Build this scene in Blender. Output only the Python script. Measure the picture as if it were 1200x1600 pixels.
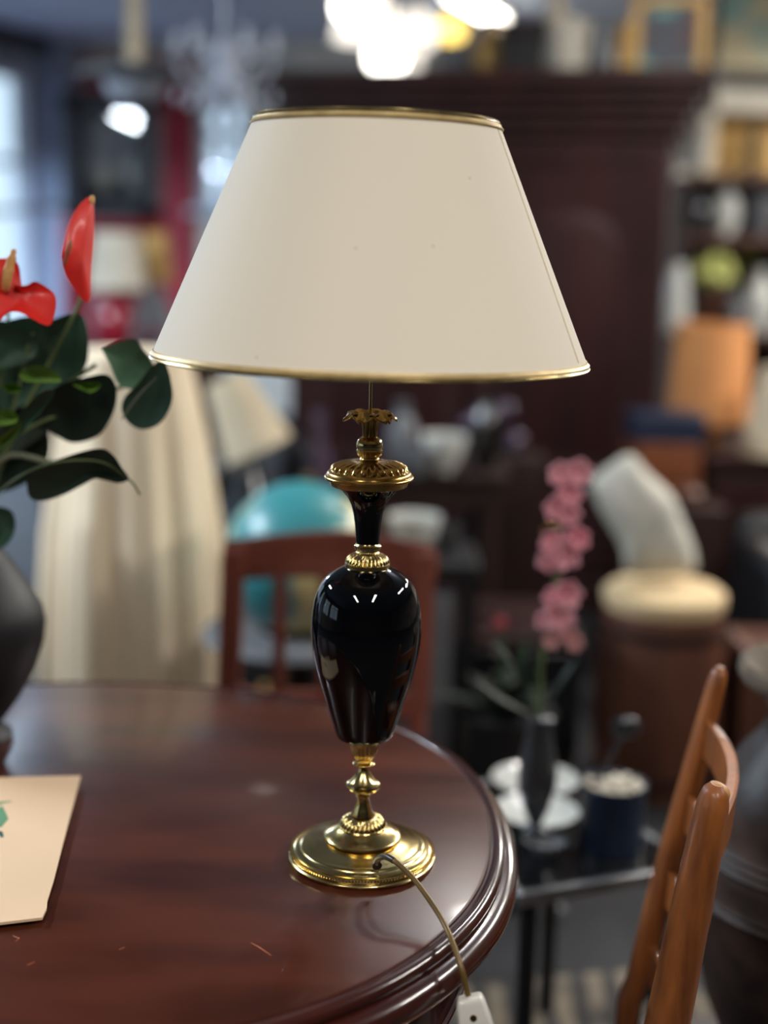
import bpy, bmesh, math, random
from math import sin, cos, pi, radians, sqrt, atan2
from mathutils import Vector, Matrix
random.seed(7)
for o in list(bpy.data.objects): bpy.data.objects.remove(o)
S = bpy.context.scene
COL = S.collection
# ------------------------------------------------------------ camera, world, light, exposure
F = 2150.0; CH = 1.37; PIT = radians(11); ROL = radians(1.2)
cd = bpy.data.cameras.new('camera'); cam = bpy.data.objects.new('camera', cd); COL.objects.link(cam)
cd.sensor_fit = 'VERTICAL'; cd.sensor_height = 36; cd.lens = F*36/1600; cd.clip_start = .02
fw = Vector((0, cos(PIT), -sin(PIT))); up0 = Vector((0, sin(PIT), cos(PIT))); rt0 = Vector((1, 0, 0))
rt = rt0*cos(ROL) + up0*sin(ROL); up = up0*cos(ROL) - rt0*sin(ROL)
M3 = Matrix((rt, up, -fw)).transposed()
cam.matrix_world = Matrix.Translation((0, 0, CH)) @ M3.to_4x4()
cd.dof.use_dof = True; cd.dof.focus_distance = 1.285; cd.dof.aperture_fstop = 1.55
cd.dof.aperture_blades = 0
S.camera = cam
S.view_settings.view_transform = 'Standard'; S.view_settings.look = 'None'
S.view_settings.gamma = 1; S.view_settings.use_curve_mapping = False
S.view_settings.exposure = 1.1
w = bpy.data.worlds.new('world'); S.world = w; w.use_nodes = True
w.node_tree.nodes['Background'].inputs[0].default_value = (.62, .82, 1, 1)
w.node_tree.nodes['Background'].inputs[1].default_value = .6

def area(name, loc, rot, sx, sy, power, col=(1, 1, 1)):
    l = bpy.data.lights.new(name, 'AREA'); l.shape = 'RECTANGLE'; l.size = sx; l.size_y = sy
    l.energy = power; l.color = col
    o = bpy.data.objects.new(name, l); COL.objects.link(o); o.location = loc; o.rotation_euler = rot
    return o
WARM = (1, .955, .885); COOL = (.62, .8, 1)
# x, y, watts down, watts up (added fill), colour, hanging height
LAMPS = [(-.95, -.55, 15, 0, WARM, 2.66), (.62, -.45, 16, 0, WARM, 2.66), (-2.4, 2.9, 74, 20, (.78, .89, 1), 2.45), (2.3, 2.0, 26, 3, WARM, 2.5), (-2.72, 8.2, 80, 1000, COOL, 2.0), (2.7, 4.2, 62, 60, WARM, 2.5), (2.9, 7.2, 90, 160, WARM, 2.4)]  # cool rear-left and last rear-right fixtures are added out of view as fill
for i, (x, y, p, pu, cc, z) in enumerate(LAMPS):
    area('tube_or_fill_light', (x, y, z), (0, 0, 0), .16, 1.2, p, cc)
    if pu: area('added_uplight', (x, y, z+.1), (pi, 0, 0), .16, 1.2, pu, cc)  # upward fill added to brighten the ceiling and high goods
GP = Vector((.9, 3.8, 2.5))
l = bpy.data.lights.new('globe_fill_light', 'POINT'); l.energy = 19; l.color = WARM; l.shadow_soft_size = .09  # fill added above the view to light the wardrobe front and top
o = bpy.data.objects.new('globe_fill_light', l); COL.objects.link(o); o.location = GP
def ray(px, py):
    return rt*((px-600)/F) + up*(-(py-800)/F) + fw
def at(px, py, Y):
    d = ray(px, py); return Vector((0, 0, CH)) + d*(Y/d.y)
def on(px, py, z):
    d = ray(px, py); return Vector((0, 0, CH)) + d*((z-CH)/d.z)
def mpp(p):                       # metres per photograph pixel at a place
    return (p-Vector((0, 0, CH))).dot(fw)/F

# ------------------------------------------------------------ materials
def lin(c):
    return tuple(((v/255)/12.92 if v/255 <= .04045 else ((v/255+.055)/1.055)**2.4) for v in c)
def mat(name, rgb, rough=.5, metal=0, var=None, scale=8, stretch=(1, 1, 1), bump=0, bscale=None, coat=0, spec=.5, trans=0, emis=0, varw=.5, rvar=0):
    m = bpy.data.materials.new(name); m.use_nodes = True; nt = m.node_tree; b = nt.nodes['Principled BSDF']
    c = lin(rgb); b.inputs['Base Color'].default_value = (*c, 1)
    b.inputs['Roughness'].default_value = rough; b.inputs['Metallic'].default_value = metal
    b.inputs['Coat Weight'].default_value = coat; b.inputs['Coat Roughness'].default_value = .06
    b.inputs['Specular IOR Level'].default_value = spec
    b.inputs['Transmission Weight'].default_value = trans
    if emis:
        b.inputs['Emission Color'].default_value = (*c, 1); b.inputs['Emission Strength'].default_value = emis
    tc = nt.nodes.new('ShaderNodeTexCoord'); mp = nt.nodes.new('ShaderNodeMapping')
    mp.inputs['Scale'].default_value = stretch; nt.links.new(tc.outputs['Object'], mp.inputs[0])
    no = nt.nodes.new('ShaderNodeTexNoise'); no.inputs['Scale'].default_value = scale; no.inputs['Detail'].default_value = 5
    nt.links.new(mp.outputs[0], no.inputs['Vector'])
    if var is None: var = tuple(max(0, v*.82) for v in rgb)
    r = nt.nodes.new('ShaderNodeValToRGB'); r.color_ramp.elements[0].color = (*lin(var), 1); r.color_ramp.elements[1].color = (*c, 1)
    r.color_ramp.elements[0].position = .5-varw/2; r.color_ramp.elements[1].position = .5+varw/2
    nt.links.new(no.outputs[0], r.inputs[0]); nt.links.new(r.outputs[0], b.inputs['Base Color'])
    if rvar:
        mr = nt.nodes.new('ShaderNodeMapRange'); mr.inputs[3].default_value = rough-rvar; mr.inputs[4].default_value = rough+rvar
        nt.links.new(no.outputs[0], mr.inputs[0]); nt.links.new(mr.outputs[0], b.inputs['Roughness'])
    if bump:
        bn = nt.nodes.new('ShaderNodeBump'); bn.inputs['Strength'].default_value = bump; bn.inputs['Distance'].default_value = .002
        n2 = nt.nodes.new('ShaderNodeTexNoise'); n2.inputs['Scale'].default_value = bscale or scale*4; n2.inputs['Detail'].default_value = 4
        nt.links.new(mp.outputs[0], n2.inputs['Vector']); nt.links.new(n2.outputs[0], bn.inputs['Height']); nt.links.new(bn.outputs[0], b.inputs['Normal'])
    return m
M = {}
def mm(k, *a, **k2): M[k] = mat(k, *a, **k2)
mm('brass', (224, 204, 146), .2, 1, var=(192, 166, 104), scale=14, bump=.05, bscale=40)
mm('brass_aged', (226, 190, 114), .24, 1, var=(176, 134, 72), scale=40, varw=.4)
mm('black_enamel', (5, 6, 9), .03, 0, var=(4, 5, 8), spec=.5)
mm('shade_card', (232, 222, 204), .75, 0, var=(228, 218, 200), scale=3, bump=.06, bscale=240)
mm('shade_lining', (216, 204, 180), .8)
mm('gold_trim', (206, 182, 130), .45, .35, var=(178, 150, 98), scale=60)
mm('gold_bright', (222, 200, 140), .22, .9, var=(120, 96, 52), scale=50)
mm('cord_sheath', (116, 92, 48), .38, .25, var=(92, 72, 38), scale=30)
mm('cord_dark', (48, 36, 30), .35)
mm('white_plastic', (236, 232, 224), .32, coat=.3)
mm('dark', (20, 18, 18), .5)
mm('mahogany', (84, 38, 21), .3, 0, var=(42, 15, 11), scale=4.5, stretch=(1, 3.2, 1), spec=.4, coat=.12, bump=.02, varw=.55, rvar=.05)
mm('mahogany_edge', (66, 26, 18), .22, 0, var=(40, 15, 12), scale=9, coat=.6)
mm('scratch', (196, 110, 66), .6)
mm('oak', (176, 104, 48), .42, 0, var=(92, 48, 22), scale=22, stretch=(2, 2, .35), coat=.2, bump=.18, bscale=60, varw=.5)
mm('oak_end', (206, 150, 92), .5, 0, scale=30)
mm('chair_red', (130, 70, 54), .45, 0, var=(102, 50, 38), scale=9, stretch=(3, 3, .6), coat=.2)
mm('wardrobe', (54, 24, 22), .5, 0, var=(36, 16, 16), scale=4, stretch=(2, 2, .4), spec=.25)
mm('dark_wood', (48, 25, 20), .45, 0, var=(30, 16, 14), scale=6)
mm('mid_wood', (92, 52, 34), .5, 0, var=(62, 34, 24), scale=7, stretch=(2, 2, .5))
mm('orange_wood', (120, 64, 28), .45, 0, var=(92, 46, 22), scale=6)
mm('paper', (222, 192, 158), .8, 0, var=(214, 184, 150), scale=5, bump=.1, bscale=60)
mm('card_core', (196, 150, 110), .9)
mm('green_print', (96, 150, 112), .8); mm('teal_print', (26, 92, 84), .8)
mm('leaf_dark', (28, 44, 30), .6, 0, var=(18, 30, 22), scale=9, spec=.35)
mm('leaf_mid', (96, 132, 104), .6, 0, var=(66, 100, 78), scale=14)
mm('leaf_deep', (60, 94, 76), .55, 0, var=(38, 64, 52), scale=14)
mm('leaf_light', (118, 154, 62), .45, 0, var=(84, 124, 48), scale=14)
mm('stem_green', (96, 112, 68), .5); mm('stem_pale', (120, 126, 104), .6)
mm('spathe', (232, 52, 36), .42, 0, var=(204, 34, 34), scale=12, coat=.1, bump=.2, bscale=30)
mm('spadix', (222, 170, 104), .6, 0, var=(190, 130, 74), scale=60, bump=.4, bscale=300)
mm('vase_black', (20, 20, 25), .5, 0, spec=.4)
mm('jar_clay', (62, 44, 36), .5, 0, var=(18, 14, 14), scale=11, bump=.7, bscale=26, varw=.35, spec=.35, rvar=.12)
mm('jar_rim', (140, 124, 104), .85, 0, var=(66, 62, 58), scale=14, bump=.6, bscale=40)
mm('ceiling', (190, 200, 218), .9, var=(178, 188, 208), scale=1)
mm('wall_pale', (206, 204, 196), .9, var=(176, 172, 162), scale=1.5)
mm('wall_red', (150, 22, 38), .7, var=(120, 16, 30), scale=2)
mm('wall_dim', (118, 108, 98), .85, var=(84, 74, 68), scale=1.4, varw=.3)
mm('wall_dark', (58, 50, 46), .85, var=(34, 30, 28), scale=1.4, varw=.3)
mm('wall_grey', (140, 150, 172), .85, scale=2)
mm('floor', (34, 34, 38), .8, var=(22, 22, 25), scale=2, bump=.2)
mm('frame_white', (190, 198, 214), .5); mm('frame_dark', (30, 32, 44), .45)
m = bpy.data.materials.new('window_glass'); m.use_nodes = True
nt = m.node_tree; nt.nodes.clear(); g = nt.nodes.new('ShaderNodeBsdfTransparent'); g2 = nt.nodes.new('ShaderNodeBsdfGlossy'); g2.inputs['Roughness'].default_value = .02
mx = nt.nodes.new('ShaderNodeMixShader'); mx.inputs[0].default_value = .035; ou = nt.nodes.new('ShaderNodeOutputMaterial')
nt.links.new(g.outputs[0], mx.inputs[1]); nt.links.new(g2.outputs[0], mx.inputs[2]); nt.links.new(mx.outputs[0], ou.inputs[0]); M['window_glass'] = m
mm('clear_glass', (214, 224, 228), .05, 0, trans=.85, spec=.6)
mm('tube_glow', (255, 250, 240), .4, emis=9); mm('globe_glow', (255, 248, 236), .4, emis=5); mm('yellow_glow', (255, 216, 110), .4, emis=1.2)
mm('opal', (244, 236, 224), .4, emis=.8)
mm('cream_cloth', (244, 226, 196), .9, 0, var=(232, 210, 178), scale=6, stretch=(8, 8, .3), bump=.1)
mm('cream', (214, 198, 168), .8); mm('ivory', (226, 218, 200), .7); mm('white_china', (214, 216, 210), .25, coat=.4)
mm('white_cloth', (200, 196, 186), .9, 0, var=(168, 168, 158), scale=10, varw=.4)
mm('ochre', (206, 168, 104), .8, var=(184, 146, 86), scale=5)
mm('orange_shade', (196, 134, 78), .8, var=(178, 118, 68), scale=6)
mm('red_ceramic', (164, 30, 52), .25, coat=.5); mm('navy', (10, 26, 50), .5, var=(12, 26, 50)); mm('navy_dark', (18, 18, 34), .7)
mm('black', (14, 14, 17), .5); mm('olive_pale', (205, 206, 130), .8, var=(170, 176, 98), scale=12)
mm('black_gloss', (16, 17, 20), .12, coat=.5); mm('grey', (112, 114, 118), .6, var=(88, 90, 94))
mm('silver', (205, 208, 210), .22, .9); mm('chrome', (190, 194, 198), .12, 1); mm('pewter', (96, 98, 102), .28, .7)
mm('beige_cushion', (214, 190, 150), .9, 0, var=(190, 164, 124), scale=8, varw=.4)
mm('pink', (255, 200, 210), .7, var=(246, 160, 178), scale=30); mm('pink_pale', (240, 176, 176), .6); mm('rose', (176, 50, 70), .6)
mm('olive', (168, 170, 92), .8, var=(126, 132, 62), scale=12); mm('purple_glass', (80, 62, 84), .15, coat=.6)
mm('teal', (70, 150, 152), .5); mm('terracotta', (178, 84, 56), .6); mm('green_stalk', (50, 92, 58), .6)
# globe: oceans and land
def globe_mat():
    m = bpy.data.materials.new('globe_map'); m.use_nodes = True; nt = m.node_tree; b = nt.nodes['Principled BSDF']
    b.inputs['Roughness'].default_value = .35
    tc = nt.nodes.new('ShaderNodeTexCoord'); no = nt.nodes.new('ShaderNodeTexNoise'); no.inputs['Scale'].default_value = 5.2; no.inputs['Detail'].default_value = 3
    r = nt.nodes.new('ShaderNodeValToRGB'); e = r.color_ramp.elements
    e[0].position = .5; e[0].color = (*lin((62, 142, 148)), 1); e[1].position = .53; e[1].color = (*lin((206, 196, 142)), 1)
    sx = nt.nodes.new('ShaderNodeSeparateXYZ'); ad = nt.nodes.new('ShaderNodeMath'); ad.operation = 'MULTIPLY_ADD'
    nt.links.new(tc.outputs['Object'], no.inputs['Vector']); nt.links.new(tc.outputs['Object'], sx.inputs[0])
    nt.links.new(sx.outputs['X'], ad.inputs[0]); ad.inputs[1].default_value = .6
    nt.links.new(no.outputs[0], ad.inputs[2]); nt.links.new(ad.outputs[0], r.inputs[0]); nt.links.new(r.outputs[0], b.inputs['Base Color'])
    return m
M['globe_map'] = globe_mat()
def rug_mat():
    m = bpy.data.materials.new('rug_pattern'); m.use_nodes = True; nt = m.node_tree; b = nt.nodes['Principled BSDF']; b.inputs['Roughness'].default_value = .95
    tc = nt.nodes.new('ShaderNodeTexCoord'); v = nt.nodes.new('ShaderNodeTexVoronoi'); v.inputs['Scale'].default_value = 9; v.distance = 'MANHATTAN'
    wv = nt.nodes.new('ShaderNodeTexWave'); wv.inputs['Scale'].default_value = 5; wv.inputs['Distortion'].default_value = 2
    mu = nt.nodes.new('ShaderNodeMath'); mu.operation = 'MULTIPLY'
    r = nt.nodes.new('ShaderNodeValToRGB'); e = r.color_ramp.elements; e[0].position = .12; e[0].color = (*lin((44, 43, 44)), 1); e[1].position = .6; e[1].color = (*lin((112, 102, 88)), 1)
    nt.links.new(tc.outputs['Object'], v.inputs['Vector']); nt.links.new(tc.outputs['Object'], wv.inputs['Vector'])
    nt.links.new(v.outputs['Distance'], mu.inputs[0]); nt.links.new(wv.outputs[0], mu.inputs[1]); nt.links.new(mu.outputs[0], r.inputs[0]); nt.links.new(r.outputs[0], b.inputs['Base Color'])
    return m
M['rug_pattern'] = rug_mat()
def painting_mat(name, cols, scale=3):
    m = bpy.data.materials.new(name); m.use_nodes = True; nt = m.node_tree; b = nt.nodes['Principled BSDF']; b.inputs['Roughness'].default_value = .7
    tc = nt.nodes.new('ShaderNodeTexCoord'); no = nt.nodes.new('ShaderNodeTexNoise'); no.inputs['Scale'].default_value = scale; no.inputs['Detail'].default_value = 2
    r = nt.nodes.new('ShaderNodeValToRGB'); cr = r.color_ramp
    cr.elements[0].position = .3; cr.elements[0].color = (*lin(cols[0]), 1); cr.elements[1].position = .7; cr.elements[1].color = (*lin(cols[-1]), 1)
    for i, c in enumerate(cols[1:-1]):
        e = cr.elements.new(.3+.4*(i+1)/(len(cols)-1)); e.color = (*lin(c), 1)
    nt.links.new(tc.outputs['Object'], no.inputs['Vector']); nt.links.new(no.outputs[0], r.inputs[0]); nt.links.new(r.outputs[0], b.inputs['Base Color'])
    return m
M['art_dark'] = painting_mat('art_dark', [(120, 170, 160), (70, 86, 96), (80, 70, 74), (216, 96, 66)], 6)
M['art_sea'] = painting_mat('art_sea', [(230, 218, 176), (226, 222, 190), (160, 206, 200), (126, 180, 198)], 4)

# ------------------------------------------------------------ mesh helpers
def link(name, me, m, parent=None, smooth=True, loc=None):
    o = bpy.data.objects.new(name, me); COL.objects.link(o)
    if m: me.materials.append(M[m])
    if smooth:
        for p in me.polygons: p.use_smooth = True
        try: me.set_sharp_from_angle(angle=radians(38))
        except Exception: pass
    if parent: o.parent = parent
    if loc is not None: o.location = loc
    return o
def obj(name, bm, m, parent=None, loc=None, smooth=True, bev=0):
    bmesh.ops.recalc_face_normals(bm, faces=bm.faces[:])
    me = bpy.data.meshes.new(name); bm.to_mesh(me); bm.free()
    o = link(name, me, m, parent, smooth, loc)
    if bev:
        md = o.modifiers.new('bevel', 'BEVEL'); md.width = bev; md.segments = 3; md.limit_method = 'ANGLE'; md.angle_limit = radians(40)
    return o
def thing(name, label, cat, loc=(0, 0, 0), rz=0, group=None):
    o = bpy.data.objects.new(name, None); COL.objects.link(o); o.empty_display_size = .05
    o.location = loc; o.rotation_euler = (0, 0, rz); o['label'] = label; o['category'] = cat
    if group: o['group'] = group
    return o
def tag(o, label, cat, group=None, kind=None):
    o['label'] = label; o['category'] = cat
    if group: o['group'] = group
    if kind: o['kind'] = kind
    return o
def struct(o): o['kind'] = 'structure'; return o
def box(bm, c, s, rz=0, rot=None):
    r = bmesh.ops.create_cube(bm, size=1)
    mt = Matrix.Translation(c) @ (rot.to_4x4() if rot else Matrix.Rotation(rz, 4, 'Z')) @ Matrix.Diagonal((*s, 1))
    bmesh.ops.transform(bm, matrix=mt, verts=r['verts']); return bm
def bx(c, s, rz=0, rot=None): return box(bmesh.new(), c, s, rz, rot)
def lathe(bm, prof, seg=48, c=(0, 0), close=True):
    """prof: (r, z[, n_flutes, depth])"""
    rings = []
    for p in prof:
        r, z = p[0], p[1]; n, a = (p[2], p[3]) if len(p) > 3 else (0, 0); ring = []
        for i in range(seg):
            t = 2*pi*i/seg; rr = r
            if n: rr = r*(1-a*(1-abs(cos(n*t/2))**.7)) if a > 0 else r
            ring.append(bm.verts.new((c[0]+rr*cos(t), c[1]+rr*sin(t), z)))
        rings.append(ring)
    for a, b in zip(rings, rings[1:]):
        for i in range(seg):
            bm.faces.new((a[i], a[(i+1) % seg], b[(i+1) % seg], b[i]))
    if close:
        for rg in (rings[0], rings[-1]): bm.faces.new(rg)
    return bm
def lat(prof, seg=48, close=True): return lathe(bmesh.new(), prof, seg, close=close)
def tube(bm, pts, r, seg=10, ell=1.0):
    pts = [Vector(p) for p in pts]; n = len(pts); rs = r if isinstance(r, (list, tuple)) else [r]*n; rings = []
    ref = None
    for i, p in enumerate(pts):
        d = (pts[min(i+1, n-1)]-pts[max(i-1, 0)]).normalized()
        if ref is None: ref = Vector((0, 0, 1)) if abs(d.z) < .9 else Vector((1, 0, 0))
        s = d.cross(ref).normalized(); u = s.cross(d).normalized(); ref = u
        rings.append([bm.verts.new(p+(s*cos(2*pi*k/seg)+u*sin(2*pi*k/seg)*ell)*rs[i]) for k in range(seg)])
    for a, b in zip(rings, rings[1:]):
        for k in range(seg): bm.faces.new((a[k], a[(k+1) % seg], b[(k+1) % seg], b[k]))
    bm.faces.new(rings[0]); bm.faces.new(rings[-1]); return bm
def tb(pts, r, seg=10, ell=1.0): return tube(bmesh.new(), pts, r, seg, ell)
def spline(pts, n=8):
    pts = [Vector(p) for p in pts]; out = []
    P = [pts[0]*2-pts[1]]+pts+[pts[-1]*2-pts[-2]]
    for i in range(1, len(P)-2):
        for k in range(n):
            t = k/n; a, b, c, d = P[i-1:i+3]
            out.append(.5*((2*b)+(c-a)*t+(2*a-5*b+4*c-d)*t*t+(3*b-a-3*c+d)*t**3))
    out.append(pts[-1]); return out
def ball(bm, c, r, sc=(1, 1, 1), seg=16):
    q = bmesh.ops.create_uvsphere(bm, u_segments=seg, v_segments=seg//2+2, radius=r)
    bmesh.ops.transform(bm, matrix=Matrix.Translation(c) @ Matrix.Diagonal((*sc, 1)), verts=q['verts']); return bm
def bl(c, r, sc=(1, 1, 1), seg=16): return ball(bmesh.new(), c, r, sc, seg)
def traced(pts, Y, th=.002, bulge=.01, tilt=(0, 0), fold=0, sm=4, wob=0):
    """solid from a photographed outline, set at its own distance Y, with thickness, belly and tilt (world coords)"""
    P2 = spline([(x, y, 0) for x, y in pts]+[(pts[0][0], pts[0][1], 0)], sm)[:-1]
    cx = sum(p.x for p in P2)/len(P2); cy = sum(p.y for p in P2)/len(P2)
    bm = bmesh.new(); n = len(P2); sides = []
    sz = max(max(abs(p.x-cx) for p in P2), max(abs(p.y-cy) for p in P2))
    for sgn in (-1, 1):
        rings = []
        for s in (1, .96, .85, .65, .4, .18):
            ring = []
            for k, p in enumerate(P2):
                x = cx+(p.x-cx)*s; y = cy+(p.y-cy)*s
                if th > .02: dy = sgn*th/2*sqrt(max(0, 1-s**3))+bulge*(1-s*s)
                else: dy = sgn*th/2+bulge*(1-s*s)
                dy += tilt[0]*(x-cx)/sz+tilt[1]*(y-cy)/sz+wob*sin(k*2*pi*3/n)*s
                ring.append(bm.verts.new(at(x, y, Y+dy)))
            rings.append(ring)
        for a, b in zip(rings, rings[1:]):
            for i in range(n): bm.faces.new((a[i], a[(i+1) % n], b[(i+1) % n], b[i]))
        bm.faces.new(rings[-1]); sides.append(rings[0])
    a, b = sides
    if th > .02: bmesh.ops.pointmerge
    for i in range(n): bm.faces.new((a[i], a[(i+1) % n], b[(i+1) % n], b[i]))
    bmesh.ops.remove_doubles(bm, verts=bm.verts[:], dist=.00005)
    return bm
def rel(bm, p):
    bmesh.ops.translate(bm, vec=-Vector(p), verts=bm.verts[:]); return bm
def pprof(cx, Y, pts, yref=None):
    """silhouette read as (radius px, y px[, flutes, depth]) on a vertical axis at distance Y -> base point, local profile"""
    b = at(cx, pts[-1][1], Y); out = []
    if yref: b.x = at(cx, yref, Y).x
    for p in pts:
        q = at(cx, p[1], Y); out.append((max(p[0]*mpp(q), .0004), q.z-b.z)+tuple(p[2:]))
    return b, out[::-1]

# ------------------------------------------------------------ room shell
CEIL = 2.77
def quadslab(name, a, b, z0, z1, th, m, holes=()):
    """wall from a to b (xy) with rectangular holes (u0,u1,z0,z1) along its length"""
    a = Vector((*a, 0)); b = Vector((*b, 0)); L = (b-a).length; d = (b-a)/L; n = Vector((-d.y, d.x, 0)); bm = bmesh.new()
    us = sorted({0, L, *[h[0] for h in holes], *[h[1] for h in holes]}); zs = sorted({z0, z1, *[h[2] for h in holes], *[h[3] for h in holes]})
    ang = atan2(d.y, d.x)
    for u0, u1 in zip(us, us[1:]):
        for c0, c1 in zip(zs, zs[1:]):
            um, zm = (u0+u1)/2, (c0+c1)/2
            if any(h[0] < um < h[1] and h[2] < zm < h[3] for h in holes): continue
            c = a+d*um+n*(th/2); box(bm, (c.x, c.y, zm), (u1-u0, th, c1-c0), ang)
    bmesh.ops.remove_doubles(bm, verts=bm.verts[:], dist=.0005)
    return struct(obj(name, bm, m, smooth=False))
A = Vector((-5.3, 3.2)); B = Vector((-2.42, 10.5)); Cc = Vector((6.2, 8.6)); Dd = Vector((6.2, -3.6)); Ee = Vector((-5.3, -3.6))
fl = bmesh.new(); box(fl, (.4, 3.6, -.05), (13, 16, .1)); struct(obj('floor', fl, 'floor', smooth=False))
cl = bmesh.new(); box(cl, (.4, 3.6, CEIL+.05), (13, 16, .1)); struct(obj('ceiling', cl, 'ceiling', smooth=False))
L1 = (B-A).length
WL = [(.9, 2.3), (2.7, 4.1), (4.5, 5.75), (6.1, 7.42)]
quadslab('wall_left', A, B, 0, CEIL, .12, 'wall_grey', [(u0, u1, .45, 2.5) for u0, u1 in WL])
quadslab('wall_back', B, Cc, 0, CEIL, .12, 'wall_pale', [(1.05, 1.42, 1.6, 2.35)])
quadslab('wall_right', Cc, Dd, 0, CEIL, .12, 'wall_dim')
quadslab('wall_front', Dd, Ee, 0, CEIL, .12, 'wall_dark')
quadslab('wall_side', Ee, A, 0, CEIL, .12, 'wall_dim', [(2.2, 4.2, .9, 2.3), (4.7, 6.3, .9, 2.3)])
def window(n, a, b, u0, u1, z0, z1):
    a = Vector((*a, 0)); b = Vector((*b, 0)); d = (b-a).normalized(); nn = Vector((-d.y, d.x, 0)); ang = atan2(d.y, d.x)
    e = bpy.data.objects.new('window_%d' % n, None); COL.objects.link(e); e['kind'] = 'structure'
    c = a+d*((u0+u1)/2)+nn*.06; e.location = (c.x, c.y, z0); e.rotation_euler.z = ang
    W = u1-u0; H = z1-z0; f = bmesh.new()
    for x in (-W/2+.025, 0, W/2-.025): box(f, (x, 0, H/2), (.05, .1, H))
    for z in (.025, H*.7, H-.025): box(f, (0, 0, z), (W, .09, .045))
    obj('window_frame', f, 'frame_white', e, smooth=False)
    obj('window_pane', bx((0, 0, H/2), (W-.06, .006, H-.06)), 'window_glass', e, smooth=False)
    obj('window_sill', bx((0, -.08, -.02), (W+.1, .2, .04)), 'frame_white', e, smooth=False)
    return e
for i, (u0, u1) in enumerate(WL): window(i+1, A, B, u0, u1, .45, 2.5)
window(5, B, Cc, 1.05, 1.42, 1.6, 2.35)
window(6, Ee, A, 2.2, 4.2, .9, 2.3); window(7, Ee, A, 4.7, 6.3, .9, 2.3)
# header beam where the left wall meets the ceiling, column at the corner
dv = (B-A).normalized(); ang = atan2(dv.y, dv.x); mid = (A+B)/2+Vector((dv.y, -dv.x))*.06
struct(obj('trim_1', bx((mid.x, mid.y, CEIL-.06), (L1, .1, .12), ang), 'frame_dark', smooth=False))
struct(obj('trim_2', bx((B.x+.03, B.y-.16, CEIL/2), (.3, .2, CEIL), ang), 'wall_grey', smooth=False))
# red painted panelling at the left of the back wall
dw = (Cc-B).normalized(); nw = Vector((dw.y, -dw.x)); angw = atan2(dw.y, dw.x)
c = B+dw*.57+nw*.04
struct(obj('trim_3', bx((c.x, c.y, 1.32), (.92, .06, 2.64), angw), 'wall_red', smooth=False))
struct(obj('baseboard_back', bx((B.x+dw.x*4.4+nw.x*.03, B.y+dw.y*4.4+nw.y*.03, .06), (8.2, .04, .12), angw), 'frame_dark', smooth=False))

# ceiling fixtures (housings of the tube lights and the added fills)
for i, (x, y, p, pu, cc, z) in enumerate(LAMPS):
    wh = ['nearest the left rear of the viewer', 'nearest the right rear of the viewer', 'above the left side of the shop', 'above the right side of the shop', 'added out of view by the left windows to brighten the ceiling', 'above the sideboard', 'added out of view behind the open shelves to brighten the goods'][i]
    t = thing('ceiling_light', 'white batten ceiling light '+wh, 'ceiling light', (x, y, z+.108), 0, 'batten ceiling lights')
    if z < 2.6:
        for s in (-1, 1): obj('suspension_wire', lat([(.003, -.05), (.003, CEIL-z-.108)], 6), 'grey', t, loc=(0, s*.5, 0))
    obj('housing', bx((0, 0, -.045), (.2, 1.26, .09)), 'white_plastic', t, bev=.006)
    for s in (-1, 1): obj('end_cap', bx((0, s*.64, -.05), (.2, .02, .1)), 'grey', t, bev=.003)

t = thing('added_globe_pendant', 'round pendant with brass cap added out of view above the picture as fill for the wardrobe', 'pendant lamp', GP)  # unseen pendant added to carry the fill light
obj('brass_cap', lat([(.05, .11), (.045, .13), (.02, .16), (.01, .17)], 24), 'brass_aged', t); obj('rod', lat([(.005, .16), (.005, CEIL-GP.z)], 8), 'brass_aged', t)
# ------------------------------------------------------------ THE TABLE
TZ = .76; TX, TY, TA, TB, TE = -.36, 1.39, .48, .45, 2.2
def outl(off, n=160):
    r = []
    for i in range(n):
        t = 2*pi*i/n; c_, s_ = cos(t), sin(t)
        r.append(((TA+off)*math.copysign(abs(c_)**(2/TE), c_), (TB+off)*math.copysign(abs(s_)**(2/TE), s_)))
    return r
table = thing('dining_table', 'round dark mahogany table with moulded rim carrying the brass and black lamp', 'table', (TX, TY, 0))
def ringmesh(prof, cap_top=True, cap_bot=True, n=160):
    bm = bmesh.new(); rings = [[bm.verts.new((x, y, z)) for x, y in outl(o_, n)] for o_, z in prof]
    for a, b in zip(rings, rings[1:]):
        for i in range(n): bm.faces.new((a[i], a[(i+1) % n], b[(i+1) % n], b[i]))
    if cap_top: bm.faces.new(rings[0])
    if cap_bot: bm.faces.new(rings[-1])
    return bm
obj('tabletop', ringmesh([(-.004, TZ), (-.001, TZ-.0012), (-.001, TZ-.02)]), 'mahogany', table)
pr = [(-.001, TZ-.0025), (.0005, TZ-.001)]
for k in range(9):                                # upper reed
    a = radians(130-k*20); pr.append((.0075+.0078*cos(a), TZ-.0075+.0075*sin(a)))
pr += [(.0125, TZ-.0135), (.0135, TZ-.0138)]
for k in range(11):                               # big bullnose under it
    a = radians(95-k*19); pr.append((.0155+.0145*cos(a), TZ-.0275+.0145*sin(a)))
pr += [(.008, TZ-.043), (.0, TZ-.045), (-.02, TZ-.046)]
obj('rim_moulding', ringmesh(pr, False, False), 'mahogany_edge', table)
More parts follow.
